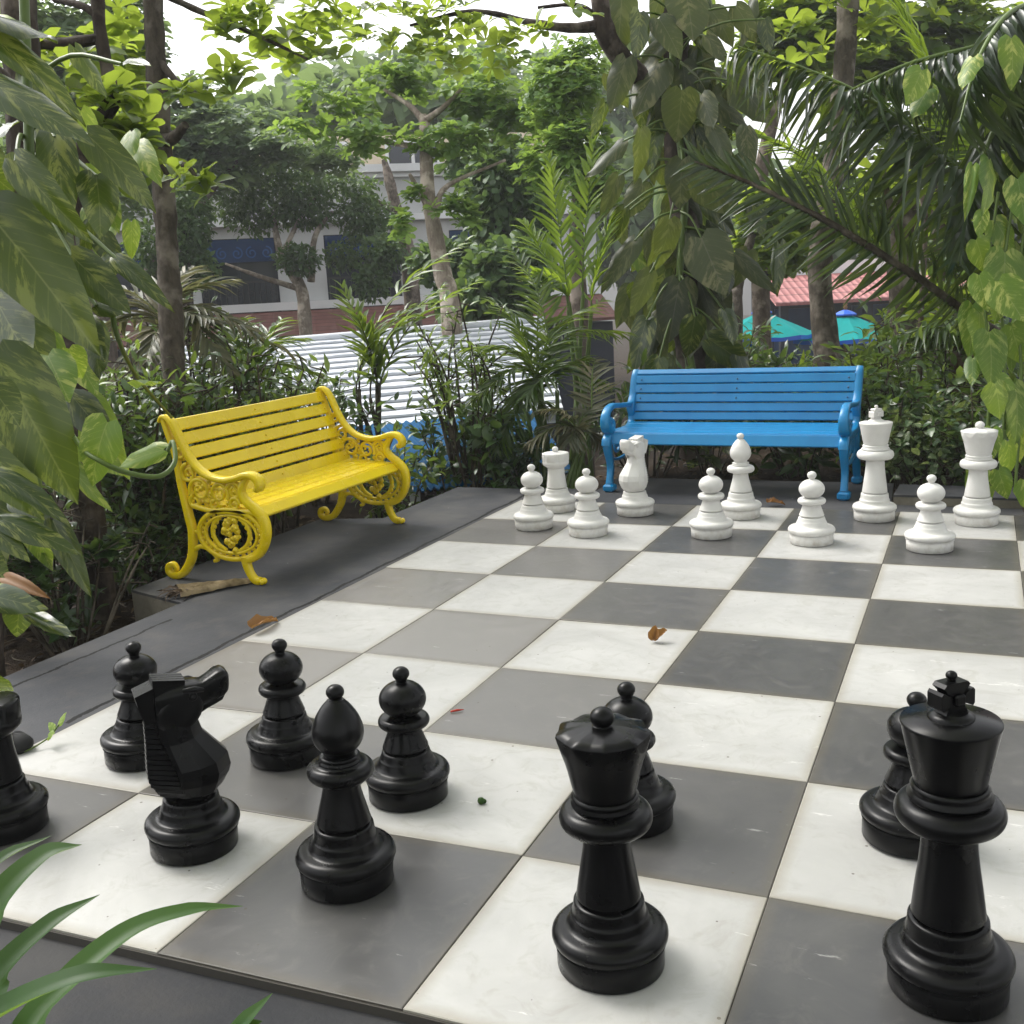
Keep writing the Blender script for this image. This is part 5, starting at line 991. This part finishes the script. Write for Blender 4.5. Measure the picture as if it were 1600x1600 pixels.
areca('fern_palm', 'pale fern-like palm fronds behind the right end of the blue bench', 1455, 690, 8.2, [(1380, 600, 0), (1520, 590, .2), (1400, 640, -.3), (1490, 560, .3), (1550, 640, -.2), (1350, 570, .2), (1430, 555, .4)], 'palm_lit', 3, .26, .022, 60, .25, arch=.3, n=34, hub=(0, -50))

# ------------------------------------------------------------------ shrubs
def at2(u, v, d): return hor(at(u, v, d))
SG = 'shrubs around the terrace'
shrub('tall fine-leaved shrub with thin bare stems beside the right arm of the yellow bench', at2(600, 760, 7.0), 1.45, .5, 12, 420, T_LANCE, .10, .026, M['willow'], low=.45)
shrub('fine-leaved shrub behind the back of the yellow bench, right of its middle', at2(500, 740, 6.9), 1.4, .45, 10, 330, T_LANCE, .10, .028, M['willow'], low=.35)
shrub('light green fine-leaved shrub reaching up in front of the white roof', at2(680, 770, 7.6), 1.6, .45, 10, 330, T_LANCE, .10, .028, M['willow'], low=.5, tint=(.7, .25))
shrub('dark shrub behind the left end of the yellow bench', at2(300, 760, 6.0), 1.25, .55, 18, 1000, T_OVAL, .085, .036, M['shrub'])
shrub('dark shrub with pointed leaves behind the middle of the yellow bench', at2(410, 740, 6.4), 1.3, .5, 16, 900, T_OVAL, .085, .036, M['shrub'])
shrub('dark rosette-leaved shrub low at the rear foot of the yellow bench', at2(225, 860, 5.1), .75, .45, 18, 760, T_OVAL, .095, .035, M['shrub'], rosette=6)
shrub('dark shrub in the shade below the giant vine leaves, left of the yellow bench', at2(140, 850, 4.9), .85, .5, 18, 800, T_OVAL, .09, .036, M['shrub'], rosette=6)
shrub('dark thicket behind the giant vine leaves at the left edge', at2(60, 820, 5.2), 1.0, .6, 18, 800, T_OVAL, .09, .036, M['shrub'])
shrub('tall dusty shrub with grey-green leaves behind the left vine', at2(165, 690, 6.2), 1.45, .55, 16, 800, T_LANCE, .12, .038, M['shrub'], tint=(.7, .3))
shrub('low dark shrub under the seat of the yellow bench, behind its feet', at2(400, 850, 5.6), .6, .5, 16, 700, T_OVAL, .08, .034, M['shrub'])
shrub('low dark shrub behind the right rear foot of the yellow bench', at2(540, 800, 6.1), .7, .45, 14, 620, T_OVAL, .08, .034, M['shrub'])
shrub('round-leaved dark shrub between the yellow bench and the white rook', at2(690, 760, 7.0), .85, .4, 12, 300, T_OVAL, .12, .075, M['shrub'])
shrub('small-leaved shrub at the far corner of the terrace left of the white rook', at2(770, 765, 7.3), .6, .35, 12, 380, T_OVAL, .085, .04, M['shrub'])
shrub('broad dark leaves drooping low behind the blue bench seat', at2(1080, 760, 7.5), .55, .5, 12, 70, T_OVAL, .26, .13, M['pothos'], name='broadleaf_plant', cat='plant')
shrub('leafy dark plant behind the right legs of the blue bench', at2(1240, 755, 7.6), .6, .5, 14, 320, T_OVAL, .14, .06, M['shrub'])
shrub('green shrub directly behind the left half of the blue bench back', at2(1000, 740, 8.0), .9, .5, 14, 420, T_LANCE, .16, .04, M['shrub'])
shrub('cream-edged variegated shrub between the white king and the white queen', at2(1452, 770, 7.0), .72, .42, 16, 760, T_OVAL, .07, .042, M['varieg'], tint=(.6, .3))
shrub('dark green shrub just right of the white king, behind the kerb', at2(1405, 775, 7.2), .95, .42, 16, 800, T_OVAL, .085, .042, M['shrub'], tint=(.6, .3))
shrub('dense leafy shrub behind the white queen, below the bright vine', at2(1540, 790, 6.8), .7, .45, 16, 700, T_OVAL, .08, .045, M['shrub'], tint=(.6, .3))
shrub('tall mixed green shrub behind the white queen and the fibrous palm trunk', at2(1500, 760, 7.8), 1.15, .55, 18, 900, T_OVAL, .095, .045, M['willow'])
shrub('green shrub behind the right arm of the blue bench', at2(1370, 760, 7.9), 1.1, .5, 16, 760, T_LANCE, .12, .04, M['willow'])
HB = [(1160, 13.2, 'white-flowered hedge shrub under the left turquoise parasol', .2), (1215, 12.6, 'hedge shrub below the left turquoise parasol, above the blue bench', .5), (1270, 12.8, 'white-flowered hedge shrub at the foot of the speckled trunk', .6), (1335, 12.4, 'hedge shrub below the right turquoise parasol', .5), (1385, 12.8, 'spiky hedge shrub left of the white-ringed trunk', .4)]
for u, d, lb, tn in HB: hb_ = at2(u, 600, d); shrub(lb, hb_, at(u, 552, d)[2]-gz(*hb_), .75, 20, 800, T_LANCE if tn == .4 else T_OVAL, .13, .055, M['varieg'] if tn == .2 else M['willow'], flowers=14, tint=(tn+.25, .3), name='hedge_shrub')
shrub('pale shrub low behind the blue bench back, left of the hedge', at2(1150, 650, 10), 1.1, .6, 16, 700, T_LANCE, .13, .045, M['shrub'], tint=(.6, .3))
shrub('leafy shrub behind the right end of the blue bench back', at2(1330, 660, 9.4), .85, .65, 18, 800, T_LANCE, .14, .04, M['palm'])
shrub('dark shrub filling the gap behind the ringed trunk and the stake', at2(1480, 640, 10.5), 1.7, .9, 22, 1000, T_OVAL, .14, .07, M['shrub'], tint=(.6, .3))
shrub('dark bank shrub left of the blue roof, below the white roof', at2(470, 700, 8.4), 1.2, .7, 18, 760, T_OVAL, .1, .045, M['shrub'])
shrub('dense small-leaved shrub between the yellow bench and the white roof', at2(560, 760, 6.6), 1.2, .5, 16, 760, T_OVAL, .075, .03, M['willow'])
shrub('dense small-leaved shrub behind the left half of the yellow bench back', at2(350, 740, 6.9), 1.5, .6, 18, 900, T_OVAL, .08, .035, M['shrub'], tint=(.65, .3))
shrub('bushy dark shrub hiding the left end of the white roof', at2(300, 700, 8.0), 1.8, .8, 22, 1000, T_OVAL, .09, .04, M['shrub'], tint=(.6, .3))
shrub('leafy shrub hiding the left half of the blue corrugated roof', (-1.12, 5.0, -.6), 1.2, .36, 14, 420, T_OVAL, .085, .036, M['willow'], tint=(.35, .25))
shrub('leafy shrub in front of the white post and blue roof', (-1.0, 5.75, -.6), 1.15, .4, 14, 520, T_OVAL, .1, .05, M['shrub'])
shrub('tall leafy shrub covering the left end of the white roof, right of the slim trunk', at2(345, 690, 7.8), 1.6, .6, 14, 480, T_OVAL, .085, .038, M['willow'], tint=(.45, .3))
shrub('dusty leafy shrub in front of the white roof, above the middle of the yellow bench', at2(430, 690, 7.4), 1.45, .5, 12, 330, T_LANCE, .11, .032, M['willow'], tint=(.4, .3))
shrub('light dusty shrub with upright stems behind the left end of the yellow bench back', at2(215, 720, 6.6), 1.45, .5, 16, 760, T_LANCE, .11, .03, M['willow'], tint=(.6, .3))
# strap-leaved plants
def strap_plant(label, base, blades, leaf='strap', w=.03, grp=None):
    base = np.asarray(base, float); r = thing('strap_plant', label, 'plant', tuple(base)); g = Geo()
    for pts, wd in blades:
        P = crom(pts, 7); n = len(P); t = np.linspace(0, 1, n); T_ = nrm(np.gradient(P, axis=0)); view = nrm(P-CX); S = nrm(np.cross(T_, np.array([0, 0, 1.0])+.001)); Nn = np.cross(S, T_); W = 1.3*wd*np.interp(t, [0, .15, .5, .8, 1], [.5, .85, 1, .7, .02])
        V = np.stack([P+(S*W[:, None])*s+Nn*(W[:, None]*abs(s)*.55) for s in (-.5, -.25, 0, .25, .5)], 1)
        uv = np.stack(np.meshgrid(t, np.linspace(.1, .9, 5), indexing='ij'), -1).reshape(-1, 2); g.grid(V, uv=uv, tint=rng.random())
    g.build('leaves', M[leaf], r, base).location = (0, 0, 0); return r
fb = np.array([1.10, -.62, -.034]); FBp = [fb+np.array([rng.normal(0, .03), rng.normal(0, .03), .02]) for _ in range(9)]
B = lambda i, pts, wd: ([FBp[i]]+[at(*p) for p in pts], wd)
strap_plant('glossy green strap-leaved plant in the bottom left foreground, overlapping the near board corner', fb, [
    B(0, [(-60, 1480, 1.75), (-10, 1360, 1.8), (80, 1306, 1.85)], .035), B(1, [(-70, 1560, 1.65), (0, 1420, 1.7), (70, 1345, 1.75), (128, 1320, 1.78)], .056), B(2, [(-60, 1640, 1.55), (0, 1530, 1.6), (80, 1450, 1.65), (156, 1398, 1.7)], .045),
    B(3, [(-20, 1680, 1.5), (80, 1570, 1.52), (200, 1465, 1.6), (300, 1428, 1.65), (380, 1416, 1.7)], .042), B(4, [(-80, 1660, 1.45), (0, 1590, 1.45), (120, 1535, 1.45), (245, 1514, 1.48)], .045), B(5, [(20, 1690, 1.5), (60, 1580, 1.55), (130, 1510, 1.62)], .03), B(6, [(-140, 1500, 1.6), (-60, 1330, 1.65), (-20, 1250, 1.7)], .05), B(7, [(-150, 1600, 1.5), (-60, 1500, 1.5), (-20, 1450, 1.5)], .05)])
fb2 = np.array([1.72, -.98, -.034]); strap_plant('single green leaf tip poking up at the bottom edge below the black bishop', fb2, [([fb2, at(340, 1690, 1.15), at(370, 1625, 1.15), at(426, 1552, 1.16)], .03), ([fb2, at(300, 1720, 1.15), at(250, 1660, 1.15), at(180, 1640, 1.16)], .03)])
sp = gp(140, 985, -.2); strap_plant('small dark strap-leaved plant on the bare soil left of the concrete plinth', sp, [([sp, sp+np.array(o)*.5+[0, 0, h*.8], sp+np.array(o)+[0, 0, h]], .03) for o, h in (((-.12, .03, 0), .16), ((-.05, .1, 0), .2), ((.1, .06, 0), .13), ((.14, -.05, 0), .06), ((-.14, -.08, 0), .05), ((.03, -.1, 0), .1), ((.04, .12, 0), .2))], 'shrub')
for u, v, lb in ((60, 965, 'tiny seedling with pale leaves on the soil below the vine'), (105, 1005, 'low leafy weed at the edge of the pavement'), (75, 890, 'small weed with narrow leaves under the vine leaves')):
    q = gp(u, v, -.2); shrub(lb, q, .16, .11, 7, 60, T_OVAL, .055, .022, M['shrub'], name='weed', cat='weed', tint=(.7, .3))

# ------------------------------------------------------------------ small things on the ground
n = 2600; q = rng.uniform([-3.4, -1.5], [-.70, 4.8], (n, 2)); q2 = rng.uniform([-.7, 5.3], [6.5, 7.2], (1100, 2)); q = np.vstack([q, q2]); q = q[~((q[:, 0] > -1.12) & (q[:, 0] < -.6) & (q[:, 1] > 2.15) & (q[:, 1] < 4.2))]; q = q[~((q[:, 0] > .36) & (q[:, 0] < 2.36) & (q[:, 1] < 5.76))]
z = ground_h(q[:, 0], q[:, 1])+rng.uniform(.0, .025, len(q)); g = Geo(); g.leaves(T_OVAL, np.column_stack([q, z]), np.column_stack([rng.normal(0, 1, (len(q), 2)), rng.normal(0, .2, len(q))]), np.array([0, 0, 1.0])+rv(len(q), .35), rng.uniform(.04, .11, len(q)), rng.uniform(.012, .04, len(q)))
tag(g.build('leaf_litter', M['litter']), 'dead leaves littering the dark soil', 'leaf litter', kind='stuff')
g = Geo(); q = rng.uniform([-3.0, -1.2], [-.72, 2.2], (90, 2))
for a in q: 
    an = rng.random()*6.3; l = rng.uniform(.1, .4); z0 = gz(*a)+.012; g.tube(crom([(a[0], a[1], z0), (a[0]+l*.5*math.cos(an), a[1]+l*.5*math.sin(an), z0+rng.uniform(.0, .03)), (a[0]+l*math.cos(an+.3), a[1]+l*math.sin(an+.3), z0)], 3), rng.uniform(.002, .005), 5)
tag(g.build('twig_litter', M['twig']), 'thin dead twigs scattered over the soil', 'twig litter', kind='stuff')
def ground_leaf(label, p, d, L, W, tm, mat='brown', cat='leaf', name='fallen_leaf', curl=.5, tint=.5):
    g = Geo(); g.leaves(tm, np.zeros((1, 3)), np.array([[math.cos(d), math.sin(d), .12]]), np.array([[.2, .1, 1.0]]), L, W, [tint]); o = g.build(name, M[mat]); o.location = (p[0], p[1], p[2]); return tag(o, label, cat)
a, b = gp(395, 990), gp(433, 973); ground_leaf('long curled tan leaf lying at the left edge of the chessboard', (a[0], a[1], .022), math.atan2(b[1]-a[1], b[0]-a[0]), .17, .06, heart(.25, .1, cup=.5), tint=.8)
a = gp(1022, 1003); 
g = Geo(); g.leaves(heart(-.45, .15, cup=.9), np.zeros((2, 3)), np.array([[.8, .5, .25], [.1, .6, .9]]), np.array([[-.3, -.6, 1], [0, -1, .3]]), [.06, .055], [.05, .045], [.9, .7]); o = g.build('fallen_leaf', M['brown']); o.location = (a[0], a[1], .006); tag(o, 'small curled orange leaf alone on a white tile in the middle of the board', 'leaf')
a = gp(1200, 790); g = Geo(); g.leaves(heart(.3, .2, cup=.5), np.zeros((2, 3)), np.array([[1, .2, .12], [.7, .6, .2]]), np.array([[0, -.3, 1], [.2, .1, 1]]), [.10, .08], [.045, .03], [.4, .8]); o = g.build('fallen_leaf', M['brown']); o.location = (a[0], a[1], .02); tag(o, 'shrivelled brown leaf at the far board edge behind the white pawn', 'leaf')
a = gp(704, 1114); g = Geo(); g.tube([(0, 0, .003), (.02, .012, .006), (.035, .03, .003)], [.003, .004, .001], 6); o = g.build('fallen_petal', M['red_dot']); o.location = (a[0], a[1], .0015); tag(o, 'tiny red petal on a dark tile behind the black pawns', 'petal')
a = gp(752, 1256); g = Geo(); blob(g, 0, .008, 0, .011, .8); blob(g, .008, .007, .003, .007, .8); o = g.build('fallen_berry', M['strap']); o.location = (a[0], a[1], .001); tag(o, 'tiny green berry on a white tile between bishop and queen', 'berry')
# dry palm sheath under the bench
a, b = gp(278, 930), gp(400, 908); hk = thing('palm_sheath', 'torn dry brown palm sheath lying under the front foot of the yellow bench', 'palm sheath', (a[0], a[1], -.004), math.atan2(b[1]-a[1], b[0]-a[0])); Lk = float(np.linalg.norm(b-a)); 
g = Geo(); ts = np.linspace(0, 1, 16); V = []
for t in ts:
    wd = np.interp(t, [0, .15, .5, 1], [.075, .065, .05, .02]); hh = np.interp(t, [0, .3, 1], [.05, .04, .02])
    V.append([(t*Lk, wd*math.cos(x)+rng.normal(0, .002), .006+hh*math.sin(x)+rng.normal(0, .0015)) for x in np.linspace(.1, math.pi-.1, 9)])
V = np.array(V); g.grid(V); g.grid(V[::-1]*[1, .93, .9], closed_v=False); g.build('sheath', M['dry_rib'], hk)
g = Geo(); m_ = 26; g.leaves(T_LANCE, np.column_stack([rng.uniform(-.02, .06, m_), rng.uniform(-.07, .07, m_), rng.uniform(.004, .04, m_)]), np.column_stack([-rng.random(m_)-.2, rng.normal(0, .6, m_), rng.normal(0, .25, m_)]), np.array([0, 0, 1.0])+rv(m_, .5), rng.uniform(.05, .12, m_), .014); g.build('frayed_end', M['litter'], hk)
# dark stone with a sprout
a = gp(24, 1172); g = Geo(); V = []
for ph in np.radians(np.linspace(-60, 88, 9)): V.append([(.062*math.cos(ph)*math.cos(t)*(1+.06*math.sin(3*t)), .055*math.cos(ph)*math.sin(t)*(1+.05*math.cos(2*t+1)), .03+.036*math.sin(ph)+.003*math.sin(4*t)) for t in np.linspace(0, 2*math.pi, 18, endpoint=False)])
g.grid(np.array(V), closed_v=True); o = g.build('stone', M['stone']); o.location = (a[0], a[1], -.008); tag(o, 'smooth dark stone on the pavement behind the black rook', 'stone')
a = gp(44, 1176); vs = thing('vine_sprout', 'thin sprout with bright green leaves creeping over the left board edge', 'sprout', (a[0], a[1], 0)); g = Geo(); g.tube(crom([(-.03, -.02, .006), (0, 0, .008), (.03, .06, .03), (.04, .10, .06)], 5), .0028, 6); g.build('stem', M['stem'], vs)
g = Geo(); g.leaves(HEARTS[0], np.array([[.03, .06, .035], [.04, .10, .06], [.035, .08, .05]]), np.array([[.6, -.2, .35], [.3, .3, .7], [-.6, .2, .3]]), np.array([[-.2, -.8, .7]]*3), [.05, .045, .04], [.035, .03, .028], [.9, .8, .7]); g.build('foliage', M['pothos_bright'], vs)

# ------------------------------------------------------------------ thin tropical haze in the air
mt = Mat('haze'); mt.nt.nodes.remove(mt.b); pv = mt.n('ShaderNodeVolumePrincipled'); pv.inputs['Density'].default_value = .0018; pv.inputs['Color'].default_value = (.92, .94, .95, 1); mt.l(pv.outputs[0], mt.out.inputs['Volume'])
g = Geo(); g.box((-120, -110, -4.2), (120, 130, 17)); tag(g.build('haze', mt.m), 'thin pale haze between the trees', 'haze', kind='stuff')
